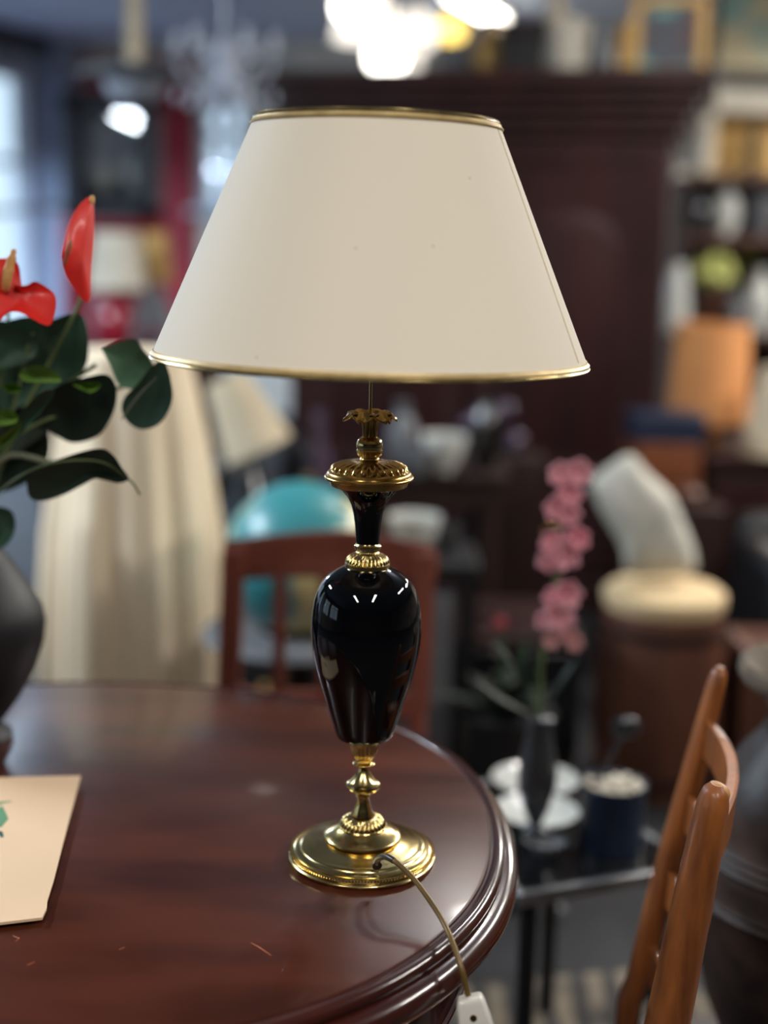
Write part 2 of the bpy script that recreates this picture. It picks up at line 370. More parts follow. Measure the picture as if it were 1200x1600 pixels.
# apron with a cusped lower edge
bm = bmesh.new(); N = 240; oo = outl(-.012, N); oi = outl(-.034, N); top = []; 
def low(i):
    u = (i/N*10+.42) % 1.0
    return TZ-.046-(.038+.034*(1-abs(2*u-1)**1.7)+(.010 if abs(u-.5) > .46 else 0))
r0 = [bm.verts.new((x, y, TZ-.044)) for x, y in oo]; r1 = [bm.verts.new((x, y, low(i))) for i, (x, y) in enumerate(oo)]
r2 = [bm.verts.new((x, y, low(i))) for i, (x, y) in enumerate(oi)]; r3 = [bm.verts.new((x, y, TZ-.044)) for x, y in oi]
for a, b in ((r0, r1), (r1, r2), (r2, r3)):
    for i in range(N): bm.faces.new((a[i], a[(i+1) % N], b[(i+1) % N], b[i]))
ap = obj('apron', bm, 'mahogany_edge', table)
bm = bmesh.new(); tube(bm, [(x, y, low(i)) for i, (x, y) in enumerate(outl(-.010, N))]+[(oo[0][0]+.002, oo[0][1], low(0))], .0035, 6)
obj('bead', bm, 'mahogany_edge', ap)
obj('pedestal', lat([(.13, .1), (.13, .14), (.07, .18), (.05, .26), (.075, .34), (.08, .42), (.05, .5), (.06, .58), (.12, .66), (.14, .715)]), 'mahogany_edge', table)
for k in range(4):
    a = k*pi/2+pi/4
    obj('leg', tb(spline([(cos(a)*.06, sin(a)*.06, .2), (cos(a)*.2, sin(a)*.2, .17), (cos(a)*.33, sin(a)*.33, .06), (cos(a)*.4, sin(a)*.4, .03)], 5), [.035]*6+[.03]*5+[.026]*5), 'mahogany_edge', table)
for pts in ([(392, 1473), (405, 1480), (424, 1493)], [(186, 1484), (195, 1480)], [(20, 1462), (30, 1466), (24, 1471)], [(42, 1508), (54, 1503)]):
    q = [on(x, y, TZ+.0002)-Vector((TX, TY, 0)) for x, y in pts]
    obj('scratch', tb(q, [.0003]+[.0006]*(len(q)-2)+[.0003], 5, .4), 'scratch', table)

# ------------------------------------------------------------ THE LAMP
LB = Vector((-.015, 1.301, TZ)); LY = 1.301
lamp = thing('table_lamp', 'brass and black vase-shaped table lamp with a wide cream tapered shade, unlit', 'lamp', LB)
def LP(pts):
    out = []
    for p in pts:
        q = at(572, p[1], LY); out.append((max(p[0]*mpp(q), .0003), q.z-TZ)+tuple(p[2:]))
    return sorted(out, key=lambda a: 0) [::-1]
# foot: heights measured from the table
foot = [(.0715, .0), (.0735, .003), (.0742, .006), (.0728, .0085), (.0715, .009), (.0728, .0105), (.0732, .0125), (.0715, .015), (.0688, .0155), (.0692, .0175), (.0672, .0195),
        (.0635, .0205), (.0628, .0225), (.0600, .0245), (.0585, .0242), (.0560, .0256), (.0500, .0270), (.0440, .0290), (.0395, .0312), (.0345, .0330)]
foot = [(a, b*.66) for a, b in foot]
obj('base', lat(foot, 120), 'brass', lamp)
bm = bmesh.new()
for k in range(150):
    a = 2*pi*k/150; box(bm, (.0718*cos(a), .0718*sin(a), .0095), (.003, .0013, .002), a)
obj('milled_band', bm, 'brass', lamp)
z_ = lambda y: at(572, y, LY).z-TZ
r_ = lambda r, y: r*mpp(at(572, y, LY))
pxp = lambda pts: [(r_(p[0], p[1]), z_(p[1]))+tuple(p[2:]) for p in pts]
obj('base_dish', lat([(.0330, .0212), (.0340, .0230), (.0376, .0234), (.0384, .0240), (.0384, .0256), (.0372, .0268), (.0330, .0288), (.0275, .0322), (.0248, .0345)], 128), 'brass', lamp)
obj('fluted_collar', lat([(.0240, .0338), (.0246, .0350), (.0240, .0360), (.0236, .0364, 30, .12), (.0230, .0392, 30, .15), (.0205, .0422, 30, .15), (.0160, .0444, 30, .12), (.0135, .0450), (.012, .0455)], 240), 'brass', lamp)
obj('stem', lat(pxp([(17.5, 1273), (17, 1269), (13.5, 1262), (10.8, 1254), (9.5, 1248), (9.8, 1244), (12, 1242), (12, 1239), (11, 1238), (20, 1235), (25.5, 1231), (27.5, 1227), (26.5, 1223.5), (23.5, 1222), (20, 1219), (14, 1212), (9.5, 1205), (7, 1199), (7, 1196), (15, 1194.5), (17, 1193), (15, 1191.5), (10, 1190)]), 64), 'brass', lamp)
obj('fluted_cup', lat(pxp([(10, 1191), (13, 1187, 18, .14), (17.5, 1181, 18, .17), (21, 1174, 18, .17), (22.5, 1167, 18, .14), (22, 1162), (24, 1156), (24, 1150)]), 216), 'brass', lamp)
vz = lambda pts: [(r*mpp(at(572, y, LY)), at(572, y, LY).z-TZ) for r, y in pts][::-1]
vase_pts = [(32, 884), (40, 888), (50, 893), (63, 902), (71, 911), (77, 922), (82, 936), (85, 954), (86.5, 970), (86.5, 986), (85, 1004), (82, 1022), (77, 1044), (72, 1062), (66, 1080), (59, 1103), (53, 1121), (48, 1136), (45, 1145), (42, 1150), (36, 1153), (20, 1154)]
P = vz(vase_pts); obj('vase_body', lat(P, 96), 'black_enamel', lamp)
vtop = P[-1][1]
obj('shoulder_collar', lat([(r_(34, 886), z_(888)), (r_(35, 884), z_(884)), (r_(35, 880), z_(880)), (r_(33, 878), z_(878.5)), (r_(35, 876), z_(877), 32, .12), (r_(33, 872), z_(872), 32, .15), (r_(27, 866), z_(867), 32, .15), (r_(20, 862), z_(864), 32, .1), (r_(17, 861), z_(862)), (r_(16, 860), z_(860)), (r_(20, 858), z_(858)), (r_(21, 855), z_(855)), (r_(21, 852), z_(852)), (r_(19, 849), z_(850)), (r_(18, 848), z_(848))], 256), 'brass', lamp)
obj('neck', lat([(r_(18.5, 848), z_(848)), (r_(19.5, 835), z_(835)), (r_(21, 818), z_(818)), (r_(23.5, 802), z_(802)), (r_(27.5, 788), z_(788)), (r_(34, 776), z_(776)), (r_(43, 766), z_(766)), (r_(52, 759), z_(759))], 72), 'black_enamel', lamp)
obj('cap', lat([(r_(55, 758), z_(760)), (r_(60, 758), z_(758)), (r_(61, 755), z_(755)), (r_(62, 750), z_(750.5)), (r_(64, 750), z_(749)), (r_(69, 748), z_(748)), (r_(70, 745), z_(745)), (r_(69, 743), z_(743)), (r_(67, 742), z_(742)), (r_(66, 739), z_(739)), (r_(64, 736), z_(736.5)), (r_(61, 734), z_(735)), (r_(61, 733), z_(732.5), 26, .08), (r_(59, 730), z_(728), 26, .13), (r_(52, 726), z_(724), 26, .15), (r_(38, 723), z_(721), 26, .15), (r_(25, 722), z_(719.5), 26, .08), (r_(17, 720), z_(720)), (r_(13, 718), z_(718))], 252), 'brass_aged', lamp)
obj('finial_ball', lat([(r_(13, 719), z_(719)), (r_(15, 717), z_(717)), (r_(14, 715), z_(715), 30, .05), (r_(19, 710), z_(710), 30, .06), (r_(20, 704), z_(705), 30, .05), (r_(20.5, 702), z_(703.5)), (r_(19.5, 700), z_(701)), (r_(20.5, 698), z_(698)), (r_(20.5, 694), z_(693)), (r_(19, 689), z_(688)), (r_(15, 684), z_(684)), (r_(11, 682), z_(682))], 180), 'brass', lamp)
cr = obj('leaf_crown', lat([(r_(11, 683), z_(683)), (r_(12, 678), z_(678), 9, .15), (r_(12, 668), z_(668), 9, .2), (r_(14, 660), z_(660), 9, .22), (r_(16, 652), z_(652), 9, .2), (r_(14, 647), z_(648)), (r_(5, 646), z_(646))], 108), 'brass_aged', lamp)
for k in range(6):
    a = 2*pi*k/6+.2; d = Vector((cos(a), sin(a), 0)); s = Vector((-sin(a), cos(a), 0)); bm = bmesh.new(); rows = []
    for i in range(9):
        t = i/8; rr = r_(12, 650)+t*r_(31, 650); zz = z_(652)+.0065*sin(min(1, t*1.35)*pi*.75)-.006*max(0, t-.55)*2.2; wd = (.006+.008*sin(pi*min(1, t*.92+.08)))*(1-.55*t**4)
        rows.append([bm.verts.new(d*rr+s*(wd*q)+Vector((0, 0, zz-.0022*abs(q)**2+.0012*cos(q*6)))) for q in (-1, -.6, -.2, .2, .6, 1)])
    for a1, b1 in zip(rows, rows[1:]):
        for j in range(5): bm.faces.new((a1[j], a1[j+1], b1[j+1], b1[j]))
    lf = obj('curled_leaf', bm, 'brass_aged', cr); md = lf.modifiers.new('s', 'SOLIDIFY'); md.thickness = .0012
obj('shade_rod', lat([(.0014, z_(648)), (.0014, .66)], 12), 'brass', lamp)
for k in range(3):
    a = 2*pi*k/3+.4; obj('shade_spider', tb([(0, 0, .655), (cos(a)*.112, sin(a)*.112, .712)], .0014, 6), 'brass', lamp)
# shade: tapered drum of cream card, tilted by a hair
ZB, ZT, RB, RT = 1.2655-TZ, 1.4808-TZ, .2032, .1115
def cone(r0, z0, r1, z1, th, n=160):
    return lathe(bmesh.new(), [(r0-th, z0), (r0, z0), (r0+(r1-r0)*.33, z0+(z1-z0)*.33), (r0+(r1-r0)*.66, z0+(z1-z0)*.66), (r1, z1), (r1-th, z1)], n, close=False)
def closeloop(bm, n=160):
    return bm
bm = bmesh.new(); th = .0012; PRS = [(RB, ZB), (RB+(RT-RB)*.25, ZB+(ZT-ZB)*.25), (RB+(RT-RB)*.5, ZB+(ZT-ZB)*.5), (RB+(RT-RB)*.75, ZB+(ZT-ZB)*.75), (RT, ZT)]
lathe(bm, PRS+[(r-th, z) for r, z in PRS[::-1]]+[(RB, ZB)], 192, close=False)
bmesh.ops.remove_doubles(bm, verts=bm.verts[:], dist=1e-5)
shade = obj('lamp_shade', bm, 'shade_card', lamp)
bm = bmesh.new(); lathe(bm, [(r-th-.0006, z) for r, z in PRS]+[(r-th-.0012, z) for r, z in PRS[::-1]]+[(RB-th-.0006, ZB)], 128, close=False)
bmesh.ops.remove_doubles(bm, verts=bm.verts[:], dist=1e-5)
obj('shade_lining', bm, 'shade_lining', shade)
def band(f0, f1, out, name, m, z_off=0):
    r0 = RB+(RT-RB)*f0; r1 = RB+(RT-RB)*f1; z0 = ZB+(ZT-ZB)*f0; z1 = ZB+(ZT-ZB)*f1; bm = bmesh.new()
    lathe(bm, [(r0-.001, z0), (r0+out*.7, z0), (r0+out, (z0*.7+z1*.3)), (r1+out, (z0*.3+z1*.7)), (r1+out*.7, z1), (r1-.001, z1), (r0-.001, z0)], 192, close=False)
    bmesh.ops.remove_doubles(bm, verts=bm.verts[:], dist=1e-5)
    return obj(name, bm, m, shade)
band(-.004, .018, .0016, 'gold_band', 'gold_trim'); band(-.016, -.003, .0010, 'gold_edging', 'gold_bright')
band(.968, .990, .0016, 'gold_band', 'gold_trim'); band(.990, 1.006, .0013, 'gold_edging', 'gold_bright')
sa = radians(-22)                                 # seam runs down the right side
d0 = Vector((cos(sa), sin(sa), 0)); sa1 = radians(-20); d1 = Vector((cos(sa1), sin(sa1), 0))
pA = d1*(RT+.0006)+Vector((0, 0, ZT-.006)); pB = d0*(RB+.0004)+Vector((0, 0, ZB+.003))
sp_ = []
for i in range(25):
    f = .985-.955*i/24; a_ = sa1+(sa-sa1)*i/24; R_ = RB+(RT-RB)*f+.0001; sp_.append(Vector((cos(a_)*R_, sin(a_)*R_, ZB+(ZT-ZB)*f)))
obj('seam', tb(sp_, .0004, 6), 'gold_trim', shade)
for px_, py_ in ((556, 388), (403, 560), (733, 277), (677, 384)):
    d = ray(px_, py_); best = None
    for k in range(2000):
        q = Vector((0, 0, CH))+d*(1.0+k*.0002)-LB; rr = sqrt(q.x**2+q.y**2); f = (q.z-ZB)/(ZT-ZB)
        if rr < RB+(RT-RB)*f+.0002: best = q; break
    if best: obj('speck', bl(best, .0008, (1, .3, 1), 8), 'card_core', shade)
cS = Vector((0, 0, (ZB+ZT)/2)); Rs = Matrix.Rotation(radians(.55), 4, 'Y')
shade.matrix_local = Matrix.Translation(cS) @ Rs @ Matrix.Translation(-cS)
# cord: out of the foot, over the rim, hanging; inline switch
cpt = [at(588, 1349, 1.238), at(592, 1341, 1.228), at(604, 1339, 1.215), at(622, 1350, 1.20), at(645, 1372, 1.185), at(668, 1402, 1.165), at(690, 1436, 1.142), at(706, 1470, 1.118), at(720, 1510, 1.10), at(728, 1540, 1.095), at(733, 1562, 1.092)]
cs = spline([p-LB for p in cpt], 6)
obj('cord', tb(cs, .0026, 10), 'cord_sheath', lamp)
obj('cord_grommet', tb([cpt[0]-LB-Vector((-.001, .004, .001)), cpt[0]-LB, (cpt[0]+cpt[1])/2-LB], [.0048, .0044, .003], 12), 'cord_dark', lamp)
obj('cord_sleeve', tb(cs[:17], .0031, 10), 'cord_dark', lamp)
pt0 = at(733, 1556, 1.092)-LB; pt1 = at(752, 1640, 1.082)-LB; ax = (pt0-pt1).normalized()
sd = ax.cross(Vector((0, 1, 0))).normalized(); nn = sd.cross(ax).normalized(); R = Matrix((sd, nn, ax)).transposed()
bm = bmesh.new(); Lp = (pt0-pt1).length
rows = []
for t, wd, dp in ((0, .0098, .007), (.04, .0112, .0085), (.12, .0125, .0095), (.5, .0150, .0105), (1, .0165, .0105)):
    c0 = pt0+(pt1-pt0)*t
    rows.append([bm.verts.new(c0+R@Vector((x*wd, y*dp, 0))) for x, y in ((-1, -.75), (-.85, -1), (.85, -1), (1, -.75), (1, .75), (.85, 1), (-.85, 1), (-1, .75))])
for a, b in zip(rows, rows[1:]):
    for i in range(8): bm.faces.new((a[i], a[(i+1) % 8], b[(i+1) % 8], b[i]))
bm.faces.new(rows[0]); bm.faces.new(rows[-1])
plug = obj('plug', bm, 'white_plastic', lamp, bev=.0012)
cen = pt0+(pt1-pt0)*.34; fr = -nn if nn.y > 0 else nn
obj('screw', tb([cen+fr*.0088, cen+fr*.0108], .0030, 14), 'brass_aged', plug)
obj('screw', tb([pt0+(pt1-pt0)*.62+fr*.009, pt0+(pt1-pt0)*.62+fr*.011], .0022, 14), 'brass_aged', plug)

# ------------------------------------------------------------ cardboard sheet on the table
q = [on(x, y, TZ+.006) for x, y in ((-70, 1219), (20, 1215), (126, 1213), (98, 1320), (84, 1376), (74, 1408), (73, 1420), (66, 1435), (0, 1443), (-110, 1455))]
bm = bmesh.new(); a = [bm.verts.new(p+Vector((0, 0, .001))) for p in q]; b = [bm.verts.new(p-Vector((0, 0, .0015))) for p in q]
bm.faces.new(a); bm.faces.new(b)
for i in range(len(q)): bm.faces.new((a[i], a[(i+1) % len(q)], b[(i+1) % len(q)], b[i]))
bc = q[0].copy(); bc.z = TZ
t = thing('cardboard_sheet', 'cream cardboard sheet with a green printed motif lying on the mahogany table', 'cardboard', (q[3].x-.1, q[3].y, TZ))
obj('sheet', rel(bm, t.location), 'paper', t, smooth=False)
obj('liner', rel(bx((q[3].x-.1, q[3].y-.01, TZ+.0022), (.12, .1, .0036)), t.location), 'card_core', t, smooth=False)
for pts, mm_ in (([(-12, 1262), (2, 1254), (18, 1252)], 'green_print'), ([(-14, 1270), (-2, 1262), (4, 1280), (-2, 1292)], 'green_print'), ([(-8, 1296), (0, 1301), (4, 1308)], 'teal_print')):
    w_ = [on(x, y, TZ+.0072)-t.location for x, y in pts]
    obj('printed_motif', tb(w_, [.0012, .003, .0012] if len(w_) == 3 else [.002, .005, .006, .003], 8, .12), mm_, t)

# ------------------------------------------------------------ anthurium in a black vase
vb, vp = pprof(-48, 1.62, [(48, 858), (50, 866), (54, 880), (72, 900), (102, 945), (119, 975), (124, 1000), (120, 1030), (104, 1075), (80, 1115), (55, 1148), (48, 1158), (60, 1166), (66, 1172), (66, 1177)])
dz = vb.z-TZ; vb.z = TZ
vase = tag(obj('floor_vase', lat(vp, 64), 'vase_black', None, loc=vb), 'matte black bulbous vase holding the red anthurium on the mahogany table', 'vase')
vase.name = 'black_vase'
mouth = Vector((vb.x, vb.y, vb.z+vp[-1][1]))
plant = thing('anthurium_plant', 'artificial anthurium with red flowers and dark leaves in the matte black vase', 'plant', mouth-Vector((0, 0, .02)))
PL = plant.location
LV = [
 ('leaf_deep', 1.60, [(80, 500), (110, 490), (130, 495), (138, 530), (135, 570), (110, 600), (60, 620), (20, 640), (0, 640), (-30, 560), (0, 510), (40, 495)], (.02, .03)),
 ('leaf_dark', 1.63, [(-60, 520), (0, 500), (60, 520), (95, 580), (90, 650), (40, 700), (-30, 720), (-80, 640)], (.02, 0)),
 ('leaf_dark', 1.64, [(-90, 620), (-20, 610), (50, 640), (78, 690), (60, 740), (0, 770), (-70, 760)], (0, .02)),
 ('leaf_mid', 1.55, [(158, 545), (190, 532), (212, 530), (222, 545), (235, 560), (245, 590), (225, 607), (205, 608), (185, 600), (172, 570)], (.02, .02)),
 ('leaf_deep', 1.53, [(266, 588), (270, 620), (262, 645), (245, 665), (220, 671), (200, 660), (190, 640), (195, 620), (215, 600), (235, 575), (255, 562)], (-.02, .02)),
 ('leaf_dark', 1.56, [(95, 600), (130, 590), (165, 585), (180, 600), (182, 625), (175, 650), (155, 680), (120, 692), (95, 685), (70, 665), (65, 640), (75, 615)], (-.02, .03)),
 ('leaf_dark', 1.50, [(40, 735), (90, 718), (130, 705), (160, 701), (178, 712), (190, 730), (201, 748), (185, 755), (165, 750), (148, 748), (125, 760), (95, 775), (65, 783), (45, 775)], (-.02, .03)),
 ('leaf_light', 1.50, [(28, 585), (45, 573), (70, 572), (85, 580), (96, 595), (70, 598), (40, 596)], (.01, .02)),
 ('leaf_light', 1.48, [(-12, 642), (15, 640), (28, 652), (20, 662), (-12, 664)], (.01, .01)),
 ('leaf_deep', 1.50, [(-8, 712), (20, 690), (50, 660), (86, 614), (66, 612), (36, 640), (-8, 682)], (0, .04)),
 ('leaf_light', 1.47, [(-12, 692), (10, 675), (34, 659), (25, 682), (-6, 704)], (0, .02)),
 ('leaf_light', 1.52, [(112, 600), (140, 597), (158, 600), (145, 613), (130, 610)], (.0, .01)),
 ('leaf_light', 1.52, [(4, 602), (20, 598), (34, 606), (28, 614), (8, 612)], (.0, .01)),
 ('leaf_deep', 1.58, [(-10, 790), (18, 798), (24, 825), (12, 850), (-10, 856)], (.0, .01)),
 ('leaf_deep', 1.57, [(-20, 520), (20, 512), (58, 530), (50, 560), (10, 575), (-20, 570)], (.02, .01)),
]
for m_, Y, pts, tl in LV:
    lf = obj('leaf', rel(traced(pts, Y, .0012, .012, tl, wob=.002), PL), m_, plant)
for pts, r in (([(-45, 860), (-20, 740), (30, 660), (90, 610), (150, 570)], .0025), ([(-40, 860), (-10, 780), (60, 730), (150, 720), (200, 748), (219, 773)], .0012),
               ([(-50, 860), (0, 720), (85, 724), (120, 722)], .0035), ([(-46, 860), (10, 700), (110, 640), (200, 600), (245, 575)], .0022),
               ([(-50, 860), (-30, 700), (10, 560), (12, 470)], .0022), ([(-48, 860), (20, 640), (40, 560), (52, 520)], .0022), ([(-48, 860), (30, 660), (80, 560), (125, 470), (118, 440)], .0024),
               ([(190, 655), (215, 620), (245, 590)], .0009)):
    Yl = [1.62]+[1.59]*(len(pts)-1)
    if r == .0009: Yl = [1.512]*3
    if r == .0012: Yl = [1.62, 1.56, 1.5, 1.49, 1.49, 1.49]
    obj('stem', rel(tb(spline([at(x, y, Y) for (x, y), Y in zip(pts, Yl)], 5), r, 8), PL), 'stem_pale' if r in (.0035, .0009) else 'stem_green', plant)
f1 = obj('flower', rel(traced([(-30, 405), (0, 404), (22, 405), (31, 424), (24, 444), (40, 446), (55, 440), (75, 450), (86, 462), (87, 482), (80, 506), (68, 507), (50, 498), (30, 488), (12, 489), (0, 500), (-30, 520)], 1.46, .0014, .014, (.02, -.02), wob=.003), PL), 'spathe', plant)
obj('spadix', rel(tb(spline([at(9, 454, 1.462), at(10, 440, 1.455), at(14, 420, 1.452), at(19, 402, 1.452), at(22, 389, 1.452)], 4), [.003]+[.0052]*4+[.0055]*4+[.0047]*4+[.003]*3+[.0016], 12), PL), 'spadix', f1)
f2 = obj('flower', rel(traced([(137, 308), (122, 322), (107, 350), (98, 385), (96, 405), (103, 432), (118, 455), (132, 471), (141, 467), (143, 420), (147, 370), (147, 325), (144, 310)], 1.48, .0014, -.012, (.05, .0), wob=.002), PL), 'spathe', plant)
obj('spadix', rel(tb(spline([at(101, 412, 1.45), at(106, 395, 1.445), at(111, 376, 1.445)], 4), [.002]*4+[.003]*4+[.0015], 10), PL), 'terracotta', f2)
obj('tip', rel(bl(at(144, 312, 1.48), .003, (1, 1, 1.6), 10), PL), 'spadix', f2)

# ------------------------------------------------------------ ladder-back chair at the right
nt_, nb_ = Vector((.310, 1.19, .892)), Vector((.2785, 1.19, .645)); ft_, fb_ = Vector((.396, 1.54, .895)), Vector((.313, 1.54, .454))
lc = thing('ladder_back_chair', 'orange-brown wooden ladder-back chair beside the table at the right', 'chair', (.2, 1.36, 0))
O = Vector(lc.location)
def post(top, sl, r, yy):
    pts = []; rad = []; H0 = .44; x44 = top.x-(top.z-H0)*sl
    for z, k in ((0, .8), (.2, 1.05), (.44, 1.15), (.5, 1.12), (.6, 1.2), (.7, 1.12), (.755, 1.05), (.79, 1.0), (.82, .95), (.85, .90), (.875, .82), (.888, .66), (.895, .34)):
        z2 = z*top.z/.895; x = top.x-(top.z-z2)*sl if z2 > H0 else x44+(H0-z2)*.02
        pts.append(Vector((x, yy, z2))-O); rad.append(r*k)
    P2 = spline(pts, 4); R2 = []
    for i in range(len(rad)-1):
        for k in range(4): R2.append(rad[i]+(rad[i+1]-rad[i])*k/4)
    R2.append(rad[-1]); return tb(P2, R2, 20, .8)
p1 = obj('back_post', post(nt_, .128, .0222, 1.19), 'oak', lc); p2 = obj('back_post', post(ft_, .186, .0165, 1.54), 'oak', lc)
obj('worn_tip', bl(nt_-O-Vector((0, .001, .0095)), .0125, (1, .8, .85)), 'oak_end', p1)
for z in (.812, .72, .625, .53):
    xa = nt_.x-(nt_.z-z)*.128; xb = ft_.x-(ft_.z-z)*.186; bm = bmesh.new(); rows = []
    for i in range(17):
        t = i/16; y = 1.195+t*.34; x = xa+(xb-xa)*t+.030*sin(pi*t)**.8; h = .021+.004*sin(pi*t); th_ = .0045
        rows.append([bm.verts.new(Vector((x+dx, y, z+dz2))-O) for dx, dz2 in ((-th_, -h), (th_, -h), (th_+.003, h*.9), (th_, h), (-th_, h), (-th_+.003, h*.9))])
    for a, b in zip(rows, rows[1:]):
        for j in range(6): bm.faces.new((a[j], a[(j+1) % 6], b[(j+1) % 6], b[j]))
    bm.faces.new(rows[0]); bm.faces.new(rows[-1])
    obj('slat', bm, 'oak', lc)
# seat, front legs, stretchers (below the frame)
obj('seat', rel(bx((.09, 1.365, .395), (.32, .36, .03)), O), 'oak', lc, bev=.01)
for y in (1.19, 1.54):
    obj('leg', rel(tb([(-.05, y, 0), (-.05, y, .2), (-.05, y, .39)], [.012, .016, .017], 12), O), 'oak', lc)
    obj('stretcher', rel(tb([(-.05, y, .2), (.235, y, .2)], .009, 10), O), 'oak', lc)
obj('stretcher', rel(tb([(-.05, 1.19, .25), (-.05, 1.54, .25)], .009, 10), O), 'oak', lc)

# ------------------------------------------------------------ big clay jar at the right edge
JY = 1.66
jb, jp = pprof(1306, JY, [(60, 1044), (140, 1038), (148, 1044), (150, 1056), (142, 1070), (112, 1086), (98, 1104), (96, 1130), (108, 1152), (132, 1180), (152, 1210), (168, 1240), (177, 1275), (181, 1300), (186, 1306), (182, 1312), (188, 1318), (183, 1324), (189, 1330), (184, 1336), (189, 1352), (190, 1376), (194, 1382), (189, 1388), (193, 1394), (188, 1400), (186, 1440), (176, 1500), (158, 1560), (130, 1620), (104, 1680)], 1060)
sc = jb.z; jp[0] = (jp[0][0], 0)
jst = thing('jar_stand', 'low dark wooden stand under the large clay jar', 'stand', (jb.x-.03, JY+.02, 0))
obj('top', bx((0, 0, sc-.0125), (.34, .24, .025)), 'dark_wood', jst, bev=.004)
for sx in (-.14, .14):
    for sy in (-.09, .09): obj('leg', bx((sx, sy, (sc-.025)/2), (.03, .03, sc-.025)), 'dark_wood', jst, bev=.003)
jar = thing('clay_jar', 'large dark ribbed clay floor jar with pale worn rim at the right edge', 'jar', jb)
nr = len(jp)
obj('body', lat([(.07, 0)]+jp[0:nr-6], 96), 'jar_clay', jar)
rim = jp[nr-7:]; 
ri = rim[-1][1]
obj('rim', lathe(bmesh.new(), rim[:-1]+[(rim[-2][0]*.88, ri-.004), (rim[-2][0]*.72, ri-.03), (rim[-2][0]*.62, ri-.06)], 96, close=False), 'jar_rim', jar)

# ------------------------------------------------------------ red-brown dining chair beyond the table
CY = 2.42
rc = thing('dining_chair', 'reddish-brown slatted dining chair at the far side of the table behind the lamp', 'chair', (at(515, 900, CY).x, CY, 0))
O = Vector(rc.location)
def bar(px0, py0, px1, py1, w_, d_, Y=CY, m='chair_red', par=rc, name='stile'):
    a, b = at(px0, py0, Y)-O, at(px1, py1, Y)-O; d = (b-a); L = d.length; mid = (a+b)/2
    z = d.normalized(); x = Vector((1, 0, 0)); y = z.cross(x).normalized(); x = y.cross(z).normalized()
    return obj(name, bx(mid, (w_, d_, L), rot=Matrix((x, y, z)).transposed()), m, par, bev=.004)
mp = mpp(at(515, 900, CY))
bm = traced([(350, 843), (385, 840), (430, 834), (480, 830), (530, 828), (580, 831), (630, 842), (680, 856), (681, 905), (640, 908), (590, 905), (530, 903), (450, 902), (352, 902)], CY, .028, .012, sm=3)
rr = obj('top_rail', rel(bm, O), 'chair_red', rc)
bar(366, 856, 356, 1100, 36*mp, .03); bar(664, 862, 655, 1110, 32*mp, .03)
bar(437, 895, 436, 1078, 20*mp, .014, name='slat'); bar(508, 895, 506, 1082, 20*mp, .014, name='slat'); bar(580, 895, 578, 1085, 20*mp, .014, name='slat')
bar(352, 1083, 662, 1092, 46*mp, .024, name='lower_rail') if False else None
lowz = at(500, 1090, CY).z
obj('lower_rail', rel(bx((O.x-.005, CY, lowz-.01), (.34, .024, .045)), O), 'chair_red', rc, bev=.004)
obj('seat', rel(bx((O.x, CY-.2, .44), (.34, .38, .04)), O), 'chair_red', rc, bev=.01)
for x in (-.17, .165):
    obj('leg', rel(tb([(O.x+x, CY+.02, 0), (O.x+x, CY, .42), (O.x+x*.99, CY, lowz+.02)], .018, 8), O), 'chair_red', rc)
    obj('leg', rel(tb([(O.x+x, CY-.36, 0), (O.x+x, CY-.36, .42)], [.014, .019], 8), O), 'chair_red', rc)

# ------------------------------------------------------------ globe on a small round stand
GY = 2.85; gc = at(470, 872, GY); gr = 121*mpp(gc)
gl = thing('terrestrial_globe', 'teal and cream world globe standing behind the reddish chair', 'globe', (gc.x, GY, .56))
O = Vector(gl.location)
obj('ball', bl((0, 0, gc.z-.56), gr, seg=40), 'globe_map', gl)
bm = bmesh.new(); tube(bm, [((gr+.012)*cos(a)*.35, (gr+.012)*cos(a)*.9, (gr+.012)*sin(a)+gc.z-.56) for a in [radians(-90+i*9) for i in range(21)]], .004, 8)
obj('meridian_arm', bm, 'brass_aged', gl)
obj('stand', lat([(.09, 0), (.09, .012), (.03, .02), (.014, .03), (.014, gc.z-.56-gr+.004)], 32), 'dark_wood', gl)
st = thing('side_table', 'small dark round side table under the world globe', 'table', (gc.x, GY, 0))
obj('tabletop', lat([(.2, .535), (.21, .545), (.2, .56)], 40), 'grey', st)
obj('pedestal', lat([(.12, 0), (.12, .02), (.03, .06), (.03, .53)], 24), 'dark_wood', st)

# ------------------------------------------------------------ stand draped in a pleated cream cloth
DY = 3.1; dl = at(75, 900, DY); dr = at(352, 900, DY); dc = (dl+dr)/2; topz = at(230, 548, DY).z
R0 = (dr.x-dl.x)/2; bm = bmesh.new(); rings = []; N = 160
for z, f in ((topz, .55), (topz-.004, .64), (topz-.05, .70), (topz-.2, .82), (topz-.4, .95), (topz-.6, 1.02), (.3, 1.08), (.01, 1.12)):
    k = min(1, max(0, (topz-z)/.25)); rings.append([])
    for i in range(N):
        a = 2*pi*i/N; r = R0*f*(1+k*(.055*sin(a*9)+.03*sin(a*17+1)+.012*sin(a*31)))
        rings[-1].append(bm.verts.new((r*cos(a)-.02*k*0, r*sin(a), z)))
for a, b in zip(rings, rings[1:]):
    for i in range(N): bm.faces.new((a[i], a[(i+1) % N], b[(i+1) % N], b[i]))
bm.faces.new(rings[0])
tag(obj('draped_cloth', bm, 'cream_cloth', loc=(dc.x-.01, DY, 0)), 'tall cream pleated cloth draped to the floor over a round stand, left of the lamp', 'cloth')

